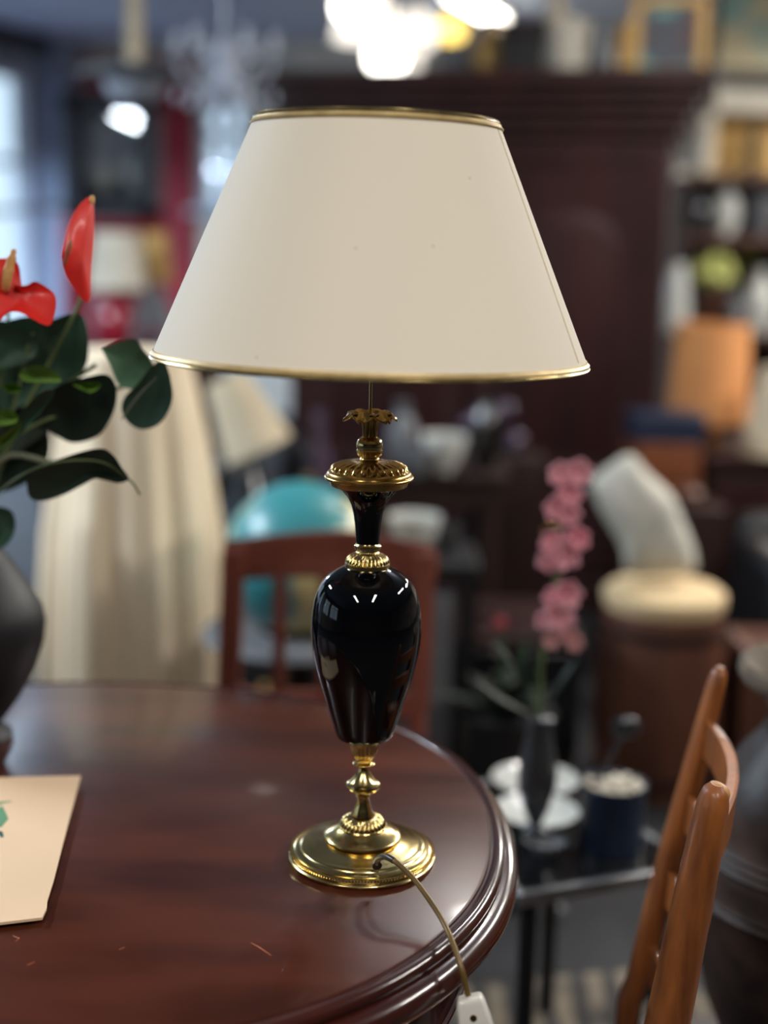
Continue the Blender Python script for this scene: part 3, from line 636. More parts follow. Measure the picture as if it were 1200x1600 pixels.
# ------------------------------------------------------------ wardrobe
yaw = radians(-13); WR = at(1046, 300, 5.05); W_, D_ = 1.40, .6
Wc = Vector((WR.x, 5.05, 0))-Vector((cos(yaw), sin(yaw), 0))*W_/2+Vector((-sin(yaw), cos(yaw), 0))*D_/2
wd = thing('wardrobe', 'huge dark mahogany wardrobe with projecting cornice behind the lamp', 'wardrobe', Wc, yaw)
ztop = at(1110, 97, 4.8).z
HB = ztop-.30
obj('carcase', bx((0, 0, (.12+HB)/2), (W_-.02, D_-.02, HB-.12)), 'wardrobe', wd, bev=.004)
obj('plinth', bx((0, 0, .07), (W_+.06, D_+.06, .14)), 'wardrobe', wd, bev=.012)
cb = bmesh.new()
for z, o_, h in ((HB+.03, .0, .10), (HB+.10, .03, .05), (HB+.145, .055, .05), (HB+.19, .085, .05), (HB+.235, .115, .05), (HB+.272, .14, .05)):
    box(cb, (0, 0, z), (W_+2*o_, D_+2*o_, h))
obj('cornice', cb, 'wardrobe', wd, bev=.006)
for s in (-1, 1):
    d = obj('door', bx((s*W_*.235, -D_/2-.006, (.50+HB)/2), (W_*.44, .03, HB-.56)), 'wardrobe', wd, bev=.004)
    pb = bmesh.new(); pw = W_*.30; ph = HB-.80; n = 24; z0 = .62; o1 = []
    outline = [(-pw/2, z0), (pw/2, z0)]+[(pw/2*cos(a), z0+ph*.86+.14*ph*sin(a)) for a in [pi*i/n for i in range(n+1)]]
    f = [pb.verts.new((s*W_*.235+x, -D_/2-.022, z)) for x, z in outline]; g_ = [pb.verts.new((s*W_*.235+x*.86, -D_/2-.034, z0+(z-z0)*.94+.03)) for x, z in outline]
    for i in range(len(f)): pb.faces.new((f[i], f[(i+1) % len(f)], g_[(i+1) % len(f)], g_[i]))
    pb.faces.new(g_); obj('raised_panel', pb, 'wardrobe', d)
    obj('handle', tb([(s*.05, -D_/2-.03, 1.0), (s*.05, -D_/2-.05, 1.02), (s*.05, -D_/2-.05, 1.10), (s*.05, -D_/2-.03, 1.12)], .006, 8), 'brass_aged', d)
    obj('pilaster', bx((s*(W_/2-.035), -D_/2-.01, (.14+HB)/2), (.07, .04, HB-.14)), 'wardrobe', wd, bev=.006)
for s in (-1, 1):
    dr_ = obj('drawer', bx((s*W_*.235, -D_/2-.006, .31), (W_*.44, .03, .28)), 'wardrobe', wd, bev=.006)
    obj('knob', bl((s*W_*.235, -D_/2-.04, .31), .018), 'brass_aged', dr_)
# ---- things on top of the wardrobe
def wtop(px, Y): q = at(px, 100, Y); return Vector((q.x, Y, ztop-.003))
def sized(px0, px1, py0, Y, zb): a, b = at(px0, py0, Y), at(px1, py0, Y); return (a.x+b.x)/2, b.x-a.x, a.z-zb
zt = ztop-.003
zt = HB+.272+.025
def picture(name, label, px0, px1, py0, Y, zb, art, frame, rz, grp=None):
    x, w2, h = sized(px0, px1, py0, Y, zb); t = thing(name, label, 'picture', (x, Y, zb), rz)
    fb = bmesh.new(); e = .035
    box(fb, (0, 0, e/2), (w2, .03, e)); box(fb, (0, 0, h-e/2), (w2, .03, e)); box(fb, (-w2/2+e/2, 0, h/2), (e, .03, h)); box(fb, (w2/2-e/2, 0, h/2), (e, .03, h))
    obj('frame', fb, frame, t, bev=.004); obj('canvas', bx((0, .004, h/2), (w2-e, .01, h-e)), art, t, smooth=False); return t
picture('framed_picture', 'gold-framed dark abstract picture with a red patch on top of the wardrobe', 990, 1108, -8, 5.2, zt, 'art_dark', 'ochre', yaw)
def jarthing(name, label, cat, px, Y, zb, rpx, pytop, shape, m, extra=None):
    q = at(px, pytop, Y); h = q.z-zb; r = rpx*mpp(q); t = tag(obj(name, lat([(max(.002, r*a), h*b) for a, b in shape], 32), m, loc=(q.x, Y, zb)), label, cat); return t
VASE = [(.5, 0), (.55, .03), (.95, .3), (1, .5), (.8, .72), (.4, .84), (.42, .95), (.55, 1), (.4, 1), (.3, .9)]
BOWL = [(.4, 0), (.42, .08), (.8, .4), (1, .95), (1, 1), (.92, .96), (.7, .4), (.3, .2)]
TIN = [(.98, 0), (1, .02), (1, .97), (.97, 1), (.9, 1), (.9, .9)]
x, w2, h = sized(968, 1004, 38, 5.3, zt); tag(obj('box', bx((0, 0, h/2), (w2, .1, h)), 'ochre', loc=(x, 5.3, zt), bev=.004), 'narrow ochre box on the wardrobe beside the gold-framed picture', 'box')
jarthing('glass_jar', 'dark teal glass jar on the wardrobe left of the ochre box', 'jar', 940, 5.35, zt, 18, 42, TIN, 'pewter')
jarthing('basket', 'beige tapered basket on top of the wardrobe', 'basket', 892, 5.4, zt, 36, 36, [(.7, 0), (.75, .05), (1, .95), (1, 1), (.9, 1), (.85, .8)], 'ivory')
x, w2, h = sized(792, 858, 28, 5.5, zt); t = thing('wooden_box', 'dark wooden box with brown lid on top of the wardrobe', 'box', (x, 5.5, zt), yaw)
obj('body', bx((0, 0, h*.36), (w2, .2, h*.72)), 'black', t, bev=.005); obj('lid', bx((0, 0, h*.82), (w2+.02, .22, h*.2)), 'dark_wood', t, bev=.008)
jarthing('urn', 'tall grey-beige urn on the wardrobe behind the basket', 'urn', 872, 5.62, zt, 22, -18, VASE, 'cream')
jarthing('gilt_vase', 'golden vase on the left half of the wardrobe top', 'vase', 770, 5.62, zt, 28, 30, VASE, 'ochre')
jarthing('amber_pot', 'squat greenish-grey pot near the left end of the wardrobe top', 'pot', 722, 5.7, zt, 30, 70, BOWL, 'grey')
# ---- bright lamps over and behind the wardrobe
def hang(name, label, px, py, Y, rpx, m, shape='ball', cat='pendant lamp'):
    q = at(px, py, Y); r = rpx*mpp(q); t = thing(name, label, cat, (q.x, Y, q.z))
    if shape == 'ball': obj('glass_globe', bl((0, 0, 0), r, seg=24), m, t)
    else: obj('glass_shade', lat([(r*.96, -r*.8), (r, -r*.78), (r*.8, r*.3), (r*.25, r*.8), (r*.2, r*.85)], 32), m, t)
    obj('rod', lat([(.006, r*.8), (.006, CEIL-q.z)], 8), 'brass_aged', t)
    obj('ceiling_rose', lat([(.05, CEIL-q.z-.03), (.06, CEIL-q.z-.01), (.06, CEIL-q.z)], 20), 'brass_aged', t)
    return t
hang('globe_pendant', 'bright white glass globe pendant just above the wardrobe cornice', 604, 88, 6.6, 30, 'globe_glow')
hang('shade_pendant', 'wide opal glass pendant glowing at the top of the picture above the wardrobe', 572, 20, 6.9, 52, 'opal', 'cone')
hang('amber_pendant', 'small yellow glass globe pendant right of the opal one', 706, 46, 6.9, 22, 'yellow_glow')
hang('upper_pendant', 'white glass globe pendant at the top edge left of the opal one', 545, 10, 6.4, 22, 'globe_glow')
hang('pearl_pendant', 'cream glass globe pendant hanging between the opal lamp and the yellow one', 650, 50, 7.3, 34, 'opal')
hang('smoke_pendant', 'small greenish glass globe pendant touching the wardrobe cornice', 645, 108, 6.3, 15, 'opal')
a = Vector((.26, 7.6, CEIL)); b = Vector((.66, 8.7, CEIL)); d = b-a; ag = atan2(d.y, d.x)
t = thing('tube_ceiling_light', 'glowing fluorescent tube light at the top of the picture above the wardrobe', 'ceiling light', (a+b)/2, ag)
obj('housing', bx((0, 0, -.03), (d.length, .1, .06)), 'white_plastic', t, bev=.005); obj('tube', tb([(-d.length/2+.03, 0, -.085), (d.length/2-.03, 0, -.085)], .03, 12), 'tube_glow', t)
for s in (-1, 1): obj('tube_holder', bx((s*(d.length/2-.02), 0, -.07), (.03, .05, .08)), 'white_plastic', t)

# ------------------------------------------------------------ right side: open shelves with goods
SY = 6.1; sx0 = at(1062, 400, SY).x; sx1 = sx0+1.2
SZ = [at(1120, y, SY).z for y in (368, 520, 640)]; STOP = at(1150, 272, 6.1).z-.012
sh = thing('open_shelf', 'dark open shelving unit crowded with vases right of the wardrobe', 'shelf', ((sx0+sx1)/2, SY+.2, 0))
for x in (sx0-(sx0+sx1)/2, sx1-(sx0+sx1)/2): obj('side_panel', bx((x, 0, STOP/2), (.03, .4, STOP)), 'dark_wood', sh, bev=.003)
obj('back_panel', bx((0, .19, STOP/2), (1.2, .02, STOP)), 'dark_wood', sh)
for z in SZ+[.4, .1, STOP]: obj('shelf_board', bx((0, 0, z-.015), (1.17, .38, .03)), 'mid_wood', sh, bev=.003)
# white open-fronted wall cabinet above
WY = 6.1; wx, ww, wh = sized(1100, 1330, 138, WY, at(1150, 272, WY).z); wz = at(1150, 272, WY).z
t = thing('white_cabinet', 'white open-fronted wall cabinet with ochre back at the upper right', 'cabinet', (wx, WY, wz), 0)
fb = bmesh.new(); box(fb, (0, 0, wh-.05), (ww, .04, .1)); box(fb, (-ww/2+.03, 0, wh/2), (.06, .04, wh)); box(fb, (ww/2-.03, 0, wh/2), (.06, .04, wh)); 
obj('frame', fb, 'ivory', t, bev=.005); obj('back_board', bx((0, .17, wh/2), (ww, .02, wh)), 'ochre', t)
sb = bmesh.new(); v = [sb.verts.new(p) for p in ((-ww/2, 0, 0), (-ww/2, 0, wh), (-ww/2-.10, .24, wh*.72), (-ww/2-.14, .26, wh*.25), (-ww/2+.03, 0.02, 0), (-ww/2+.03, .02, wh), (-ww/2-.07, .28, wh*.72), (-ww/2-.11, .30, wh*.25))]
for f in ((0, 1, 2, 3), (4, 5, 6, 7), (0, 1, 5, 4), (1, 2, 6, 5), (2, 3, 7, 6), (3, 0, 4, 7)): sb.faces.new([v[i] for i in f])
obj('side_panel', sb, 'ivory', t, smooth=False)
obj('shelf', bx((0, .1, -.015), (ww, .22, .03)), 'mid_wood', t)
picture('sea_painting', 'teal and cream seascape painting at the top right corner', 1116, 1330, -30, 7.2, at(1150, 120, 7.2).z, 'art_sea', 'mid_wood', 0)
zA, zB, zC = SZ
cat_items = [
 ('figurine', 'tall thin black figurine standing inside the white cabinet', 'figurine', 1180, 6.15, wz, 13, 188, [(.9, 0), (1, .05), (.5, .2), (.9, .45), (.5, .7), (.6, .85), (.3, 1)], 'black'),
 ('white_vase', 'oval white porcelain vase on the top shelf board', 'vase', 1138, 6.2, zA, 21, 288, VASE, 'white_china'),
 ('dark_bottle', 'dark blue bottle on the top shelf right of the oval white vase', 'bottle', 1176, 6.2, zA, 13, 262, [(1, 0), (1, .55), (.4, .7), (.35, 1)], 'navy_dark'),
 ('glass_vase', 'greenish glass vase on the top shelf at the picture edge', 'vase', 1200, 6.25, zA, 20, 276, VASE, 'grey'),
 ('pewter_jug', 'grey-green jug on the top shelf left of the oval white vase', 'jug', 1092, 6.2, zA, 20, 290, VASE, 'pewter'),
 ('brown_jar', 'brown squat jar on the top shelf beside the wardrobe side', 'jar', 1076, 6.3, zA, 16, 305, TIN, 'mid_wood'),
 ('slim_white_vase', 'slim greyish white vase beside the wardrobe above the orange lampshade', 'vase', 1061, 6.1, zB, 21, 412, [(.9, 0), (1, .1), (.95, .5), (.7, .8), (.5, 1), (.4, .98)], 'white_china'),
 ('grey_bottle', 'blue-grey bottle with long neck behind the slim greyish white vase', 'bottle', 1070, 6.3, zB, 15, 368, [(1, 0), (1, .5), (.5, .7), (.45, 1)], 'grey'),
 ('round_white_vase', 'round white vase at the right edge above the orange lampshade', 'vase', 1192, 6.1, zB, 24, 420, VASE, 'white_china'),
 ('brown_pot', 'dark brown pot holding the pale yellow-green hydrangea', 'pot', 1118, 6.2, zB, 24, 456, [(.7, 0), (.9, .5), (1, 1), (.9, 1)], 'mid_wood'),
 ('glass_jar', 'small pale glass jar right of the hydrangea pot', 'jar', 1152, 6.1, zB, 16, 462, TIN, 'grey'),
]
for a_ in cat_items: jarthing(*a_)
def bouquet(name, label, px, py, Y, rx, ry, m, n=26):
    c = at(px, py, Y); k = mpp(c); t = thing(name, label, 'flowers', (c.x, Y, c.z-ry*k)); bm = bmesh.new()
    for i in range(n):
        a = random.uniform(0, 2*pi); b = random.uniform(-1, 1); rr = sqrt(1-b*b)
        ball(bm, (rx*k*.75*rr*cos(a), rx*k*.6*rr*sin(a), ry*k*(1+.75*b)), random.uniform(.22, .34)*ry*k*1.2, seg=8)
    obj('blossom_head', bm, m, t); obj('stem', tb([(0, 0, ry*k), (0, 0, -ry*k*.6)], .006, 6), 'stem_green', t); return t
bouquet('hydrangea', 'pale yellow-green hydrangea head above the orange lampshade', 1118, 424, 6.2, 38, 26, 'olive_pale')
bouquet('dried_hydrangea', 'darker olive dried flower head behind the pale hydrangea', 1168, 394, 6.35, 24, 18, 'olive')
# orange drum lampshade lamp
def shadelamp(name, label, px, Y, top, bot, rt_, rb_, zb, m, bm_='brass_aged', body=None):
    a, b = at(px, top, Y), at(px, bot, Y); t = thing(name, label, 'lamp', (b.x, Y, zb)); k = mpp(b)
    z0 = b.z-zb; z1 = a.z-zb
    s_ = obj('lamp_shade', lathe(bmesh.new(), [(rb_*k, z0), (rt_*k, z1), (rt_*k-.004, z1), (rb_*k-.004, z0), (rb_*k, z0)], 48, close=False), m, t)
    hb = max(z0, .04)
    obj('lamp_base', lat(body or [(.07, 0), (.07, .015), (.02, .03), (.03, hb*.35), (.045, hb*.5), (.015, hb*.85), (.012, hb), (.012, (z0+z1)/2)], 24), bm_, t)
    obj('spider', bx((0, 0, z1-.02), (rt_*k*1.95, .004, .004)), 'brass_aged', t)
    return t
CBY = 4.3
cbz = at(1050, 692, CBY).z
t = thing('bedside_cabinet', 'brown wooden cabinet behind the white cushion under the blue box', 'cabinet', (at(1045, 700, CBY).x, CBY+.1, 0))
obj('body', bx((0, 0, cbz/2), (.2, .24, cbz)), 'orange_wood', t, bev=.006); dd = obj('door', bx((0, -.125, cbz/2), (.17, .02, cbz-.1)), 'orange_wood', t, bev=.004); obj('knob', bl((.07, -.145, cbz/2), .01), 'brass_aged', dd)
bz = at(1050, 648, CBY).z
x, w2, h = sized(992, 1105, 648, CBY, cbz)
tag(obj('box', bx((0, 0, h/2), (w2, .2, h)), 'navy', loc=(x, CBY+.08, cbz), bev=.005), 'dark blue box on the brown cabinet below the orange lampshade', 'box')
t = thing('sideboard', 'long dark sideboard at the right carrying the lamps', 'sideboard', (at(1292, 700, 4.55).x, 4.65, 0)); sbz = .70
obj('body', bx((0, 0, sbz/2), (.85, .5, sbz)), 'dark_wood', t, bev=.006); obj('top', bx((0, 0, sbz+.01), (.89, .54, .03)), 'wardrobe', t, bev=.006)
for s in (-1, 1): dd = obj('door', bx((s*.21, -.255, sbz/2), (.38, .02, sbz-.12)), 'wardrobe', t, bev=.005); obj('knob', bl((s*.05, -.275, sbz/2), .012), 'brass_aged', dd)
shadelamp('orange_shade_lamp', 'table lamp with an orange-tan drum shade at the right', 1104, 4.7, 505, 658, 56, 64, sbz+.026, 'orange_shade')
shadelamp('cream_shade_lamp', 'table lamp with a cream conical shade cut by the right edge', 1216, 4.48, 575, 708, 34, 62, sbz+.026, 'cream')
jarthing('white_bowl', 'whitish bowl low at the right edge near the black armchair', 'bowl', 1172, 4.46, sbz+.026, 26, 726, BOWL, 'grey')
jarthing('copper_pot', 'small copper-brown pot behind the white cushion', 'pot', 1078, 4.1, .62, 22, 756, VASE, 'mid_wood')
t = tag(obj('pot_stool', bx((0, 0, .31), (.2, .14, .62)), 'dark_wood', loc=(at(1078, 760, 4.1).x, 4.1, 0), bev=.006), 'narrow dark wooden stand under the small copper-brown pot', 'stand')
# black armchair at right
q = at(1165, 840, 4.0); t = thing('black_armchair', 'black leather armchair at the right behind the ladder-back chair', 'armchair', (q.x+.28, 3.85, 0))
obj('seat', bx((0, 0, .27), (.6, .5, .34)), 'black', t, bev=.05); obj('backrest', bx((0, .22, .42), (.6, .14, .36)), 'black', t, bev=.05)
for s in (-1, 1): obj('armrest', bx((s*.26, -.02, .34), (.1, .5, .42)), 'black', t, bev=.04)
for sx in (-.24, .24):
    for sy in (-.2, .2): obj('leg', lat([(.02, 0), (.025, .1)], 12), 'dark_wood', t, loc=(sx, sy, 0))

# ------------------------------------------------------------ stool, cushion and wooden drum
BY = 3.4; q = at(1037, 945, BY); br_ = 92*mpp(q)
t = thing('drum_stool', 'round brown wooden drum stool with beige padded top', 'stool', (q.x, BY, 0))
hz = q.z
obj('drum', lat([(br_*1.02, 0), (br_*1.05, .03), (br_*1.14, hz*.4), (br_*1.08, hz*.8), (br_*.98, hz)], 40), 'mid_wood', t)
for z in (.06, hz*.9): obj('hoop', lathe(bmesh.new(), [(br_*1.09, z-.012), (br_*1.1, z), (br_*1.09, z+.012)], 40, close=False), 'dark_wood', t)
obj('padded_top', lat([(br_*.98, hz-.005), (br_*1.03, hz+.015), (br_*1.02, hz+.035), (br_*.9, hz+.05), (br_*.5, hz+.056), (.002, hz+.058)], 40), 'beige_cushion', t)
cz = hz+.05
tag(obj('cushion', rel(traced([(920, 752), (950, 728), (985, 710), (1012, 738), (1048, 772), (1068, 815), (1086, 862), (1082, 895), (1030, 899), (982, 897), (972, 856), (940, 800)], BY, .12, 0), (0, 0, 0)), 'white_cloth'), 'crumpled white patterned cushion leaning on the drum stool', 'cushion')
t = tag(obj('wooden_crate', bx((0, 0, .2), (.16, .24, .4)), 'mid_wood', loc=(at(1195, 960, 3.4).x, 3.4, 0), bev=.01), 'brown wooden crate right of the drum stool', 'crate')

# ------------------------------------------------------------ glass table with pink flowers, plates, blue tin
GZ = .45; a = on(785, 1402, GZ); b = on(1034, 1360, GZ); dirv = (b-a).normalized(); nrm = Vector((-dirv.y, dirv.x, 0)); a2 = a+dirv*.03; b2 = b+dirv*.05
cen = (a2+b2)/2+nrm*.20; Lg = (b2-a2).length; ag = atan2(dirv.y, dirv.x)
gt = thing('glass_table', 'low black glass table with a metal edge carrying the pink flowers', 'table', (cen.x, cen.y, 0), ag)
obj('tabletop', bx((0, 0, GZ-.006), (Lg, .39, .012)), 'black_gloss', gt)
for s in (-1, 1): obj('metal_edge', bx((0, s*.2, GZ-.008), (Lg+.01, .012, .022)), 'silver', gt, bev=.002); obj('metal_edge', bx((s*Lg/2, 0, GZ-.008), (.012, .4, .022)), 'silver', gt, bev=.002)
for sx in (-1, 1):
    for sy in (-1, 1): obj('leg', lat([(.014, 0), (.014, GZ-.015)], 12), 'black', gt, loc=(sx*(Lg/2-.03), sy*.17, 0))
def plate(name, label, px, py, z, rpx, m, zz=.018):
    q = on(px, py, z); r = rpx*mpp(q); return tag(obj(name, lat([(r*.5, 0), (r*.55, .004), (r*.97, zz), (r, zz+.002), (r*.9, zz), (r*.55, .007), (.002, .007)], 40), m, loc=(q.x, q.y, z)), label, 'plate')
plate('plate', 'white plate at the back of the glass table behind the pewter vase', 836, 1232, GZ, 68, 'white_china')
plate('plate', 'white plate at the front of the glass table below the pewter vase', 838, 1284, GZ, 66, 'white_china', .02)
plate('saucer', 'small grey saucer in front of the white plates on the glass table', 850, 1330, GZ, 34, 'grey')
FV = on(836, 1286, GZ+.03); 
vb2, vp2 = pprof(836, FV.y, [(13, 1120), (20, 1124), (18, 1140), (26, 1175), (31, 1205), (30, 1235), (22, 1262), (13, 1280), (10, 1288), (20, 1296)])
vb2.z = GZ+.021
tag(obj('pewter_vase', lat(vp2, 40), 'pewter', loc=vb2), 'slender dark pewter vase on the white plates holding the pink flowers', 'vase')
PF = thing('pink_flower_spray', 'tall spray of pink gladiolus blossoms standing in the pewter vase', 'flowers', (vb2.x, vb2.y, vb2.z+vp2[-1][1]-.01))
O = Vector(PF.location); FY = FV.y
obj('stem', rel(tb(spline([O+Vector((0, 0, -.1)), at(845, 1040, FY), at(868, 930, FY), at(874, 820, FY), at(886, 725, FY)], 5), .004, 8), O), 'stem_green', PF)
def blossom(px, py, r, m, tilt):
    c = at(px, py, FY); k = mpp(c)*r; bm = bmesh.new()
    for i in range(6):
        a = 2*pi*i/6+tilt; d = Vector((cos(a), -.55, sin(a))).normalized(); s = d.cross(Vector((0, 1, 0))).normalized(); rows = []
        for j in range(6):
            t = j/5; wdt = k*.42*sin(pi*(t*.8+.12)); p = c+d*(k*t)+Vector((0, -1, 0))*k*.25*t*t
            rows.append([bm.verts.new(p+s*wdt*q_+Vector((0, -abs(q_)*k*.1, 0))) for q_ in (-1, 0, 1)])
        for a1, b1 in zip(rows, rows[1:]):
            for jj in range(2): bm.faces.new((a1[jj], a1[jj+1], b1[jj+1], b1[jj]))
    o = obj('blossom', rel(bm, O), m, PF); md = o.modifiers.new('s', 'SOLIDIFY'); md.thickness = .0015
    obj('blossom_throat', rel(bl(c, k*.2, seg=10), O), 'rose', o)
for px_, py_, r in ((902, 735, 26), (874, 738, 24), (888, 770, 26), (868, 792, 24), (886, 800, 24), (900, 838, 24), (862, 845, 24), (880, 862, 30), (856, 872, 22), (884, 925, 28), (864, 930, 22), (872, 958, 30), (852, 965, 20)):
    blossom(px_, py_, r, 'pink', px_)
for px_, py_ in ((888, 990), (860, 998), (897, 1002)): blossom(px_, py_, 17, 'pink_pale', py_)
for pts in ([(836, 1120), (800, 1040), (770, 1000)], [(838, 1120), (820, 1060), (826, 990)], [(842, 1120), (880, 1060), (900, 1030)], [(834, 1120), (780, 1090), (740, 1060)]):
    P2 = spline([at(x, y, FY+.02) for x, y in pts], 5); n = len(P2)
    obj('leaf', rel(tb(P2, [.002+.011*sin(pi*i/(n-1)) for i in range(n)], 8, .2), O), 'leaf_dark', PF)
tb_ = on(962, 1344, GZ); k = mpp(tb_); Ht = at(962, 1222, tb_.y+.05).z-GZ
t = thing('blue_tin', 'round navy blue tin filled with cream beads on the glass table', 'tin', (tb_.x, tb_.y+.05, GZ)); r = 51*k
obj('can', lat([(r, 0), (r*1.01, .004), (r, .01), (r, Ht-.01), (r*1.03, Ht-.005), (r*1.03, Ht), (r*.95, Ht), (r*.95, Ht-.02), (.002, Ht-.02)], 48), 'navy', t)
bm = bmesh.new()
for i in range(70):
    a = random.uniform(0, 2*pi); rr = sqrt(random.random())*r*.85; ball(bm, (rr*cos(a), rr*sin(a), Ht-.012+random.uniform(0, .008)), .007, seg=8)
bd = obj('beads', bm, 'ivory', t); bd['kind'] = 'stuff'
O = Vector((tb_.x, tb_.y+.05, GZ))
sp = at(935, 1212, tb_.y+.05)-O
lt_ = thing('ladle', 'grey metal ladle leaning in the blue tin', 'ladle', O+Vector((0, 0, Ht-.008)))
O2 = Vector(lt_.location)
obj('handle', rel(tb([at(938, 1214, O.y), at(975, 1142, O.y)], .007, 10, .5), O2), 'pewter', lt_)
obj('bowl', rel(bl(at(978, 1136, O.y), .018, (1.3, .5, 1), 16), O2), 'pewter', lt_)
# knob and box under the glass table
tag(obj('glass_ball', bl((0, 0, 0), .018, seg=16), 'grey', loc=on(870, 1424, .018)+Vector((0, 0, 0))), 'small round grey ball on the floor under the glass table', 'ball')
# rug
q = on(880, 1560, 0); bm = bx((0, 0, .004), (1.3, .62, .008), radians(12)); rg = tag(obj('rug', bm, 'rug_pattern', loc=(q.x+.22, 2.14, 0), smooth=False), 'grey and beige patterned rug on the floor at the bottom right', 'rug')
# ------------------------------------------------------------ clutter behind and right of the vase body
t = thing('low_cabinet', 'low dark cabinet behind the pink flowers crowded with small glassware', 'cabinet', (at(800, 1000, 3.3).x, 3.72, 0)); lz = .36
obj('body', bx((0, 0, lz/2), (.42, .4, lz)), 'dark_wood', t, bev=.006)
for s in (-1, 1): dd = obj('door', bx((s*.11, -.205, lz/2), (.2, .02, lz-.08)), 'black_gloss', t, bev=.004); obj('knob', bl((s*.03, -.225, lz/2), .01), 'brass_aged', dd)
cl_ = [
 ('glass_bowl', 'grey glass bowl on the low dark cabinet beside the drum stool', 'bowl', 880, 3.66, lz, 28, 1030, BOWL, 'grey'),
 ('candle_cup', 'small amber candle cup left of the dark foliage on the low cabinet', 'cup', 742, 3.6, lz, 14, 1042, TIN, 'cream'),
 ('glass_tumbler', 'small clear grey tumbler above the amber candle cup', 'tumbler', 752, 3.75, lz, 14, 1006, TIN, 'grey'),
 ('glass_cup', 'small mauve glass cup right of the amber candle cup', 'cup', 786, 3.6, lz, 16, 1046, TIN, 'pewter'),
 ('glass_goblet', 'small beige goblet at the left end of the low dark cabinet', 'goblet', 722, 3.62, lz, 15, 1044, BOWL, 'grey'),
]
for a_ in cl_: jarthing(*a_)
mq = at(684, 1090, 2.75)
t = thing('leaning_mirror', 'tall grey mirror panel leaning behind the right side of the reddish chair', 'mirror', (at(688, 1000, 2.8).x, 2.8, 0))
hm = at(688, 920, 2.8).z; obj('glass', bx((0, 0, hm/2), (.05, .008, hm-.02)), 'grey', t); obj('frame', bx((0, .008, hm/2), (.06, .01, hm)), 'frame_dark', t)
fp = thing('foliage_pot', 'dark leafy pot plant with a single red bloom behind the pewter vase', 'plant', (at(790, 1120, 2.75).x, 2.75, 0)); O = Vector(fp.location)
pz = at(790, 1110, 2.75).z
obj('pot', lat([(.08, 0), (.09, .1), (.1, pz-.02), (.105, pz), (.09, pz)], 32), 'black', fp)
for i in range(26):
    a = random.uniform(0, 2*pi); e = random.uniform(.2, 1.2); L = random.uniform(.08, .19); d = Vector((cos(a)*cos(e), sin(a)*cos(e), sin(e)))
    p0 = Vector((0, 0, pz-.01)); obj('leaf', tb([p0, p0+d*L*.3, p0+d*L*.65, p0+d*L+Vector((0, 0, -.02))], [.003, .018, .02, .003], 8, .2), 'leaf_dark', fp)
bm = bmesh.new(); c = at(782, 974, 2.75)-O
for i in range(8): a = i*pi/4; ball(bm, c+Vector((cos(a)*.008, 0, sin(a)*.007)), .006, seg=8)
obj('bloom', bm, 'rose', fp); obj('stem', tb([Vector((0, 0, pz)), c], .003, 6), 'green_stalk', fp)
obj('stem', tb([Vector((.03, 0, pz)), at(820, 1010, 2.75)-O], .006, 6), 'green_stalk', fp)
# table with china behind the lamp neck
ty = 4.1; tz2 = at(670, 735, ty).z
t = thing('console_table', 'dark console table with china in front of the wardrobe', 'table', (at(676, 760, ty).x, ty+.12, 0)); cw = .46
obj('tabletop', bx((0, 0, tz2-.015), (cw, .34, .03)), 'dark_wood', t, bev=.004)
obj('frieze', bx((0, 0, tz2-.07), (cw-.06, .28, .08)), 'dark_wood', t, bev=.004)
for sx in (-1, 1):
    for sy in (-1, 1): obj('leg', lat([(.014, 0), (.02, .1), (.018, tz2-.1)], 12), 'dark_wood', t, loc=(sx*(cw/2-.05), sy*.12, 0))
jarthing('china_tureen', 'pale green-white china bowl on the console table right of the lamp neck', 'bowl', 694, 4.08, tz2, 36, 680, BOWL, 'white_china')
jarthing('glass_jug', 'tall blue-grey glass jug behind the lamp finial on the console table', 'jug', 630, 4.1, tz2, 24, 628, VASE, 'grey')
jarthing('glass_dish', 'blue-grey glass dish between the jug and the pale china bowl', 'dish', 655, 4.02, tz2, 22, 700, BOWL, 'grey')
jarthing('black_vase', 'black bulbous vase on the console table at its right end', 'vase', 762, 4.12, tz2, 26, 612, VASE, 'black_gloss')
t = thing('glint_balls', 'three dull purple balls standing in for blurred glints, on a wire stem right of the console china', 'ornament', (at(790, 700, 4.5).x, 4.5, tz2)); O = Vector(t.location)  # balls take the place of blurred purple highlights
for px_, py_ in ((735, 662), (790, 640), (806, 688)): obj('glass_ball', rel(bl(at(px_, py_, 4.5), 15*mpp(at(px_, py_, 4.5)), seg=16), O), 'purple_glass', t)
for px_, py_ in ((735, 662), (790, 640), (806, 688)): obj('wire', rel(tb([at(px_, py_, 4.5), O+Vector((0, 0, .003))], .003, 6), O), 'black', t)
obj('foot', lat([(.05, 0), (.05, .006), (.01, .012)], 20), 'black', t)
pst = tag(obj('plinth_stand', bx((0, 0, tz2/2), (.24, .2, tz2)), 'dark_wood', loc=(at(790, 700, 4.5).x, 4.5, 0), bev=.006), 'dark wooden plinth under the purple glint balls', 'plinth')
ry = 3.3; rz_ = at(650, 862, ry).z
t = thing('black_stool', 'dark square stool with a grey bowl right of the reddish chair rail', 'stool', (at(662, 870, ry).x, ry, 0))
obj('seat', bx((0, 0, rz_-.02), (.26, .26, .04)), 'black', t, bev=.006)
for sx in (-1, 1):
    for sy in (-1, 1): obj('leg', bx((sx*.11, sy*.11, (rz_-.04)/2), (.03, .03, rz_-.04)), 'black', t)
jarthing('grey_bowl', 'pale grey bowl on the dark stool right of the lamp neck', 'bowl', 648, 3.3, rz_, 42, 806, BOWL, 'white_china')
jarthing('grey_cup', 'small dull grey cup beside the pale grey bowl', 'cup', 704, 3.32, rz_, 16, 818, TIN, 'pewter')

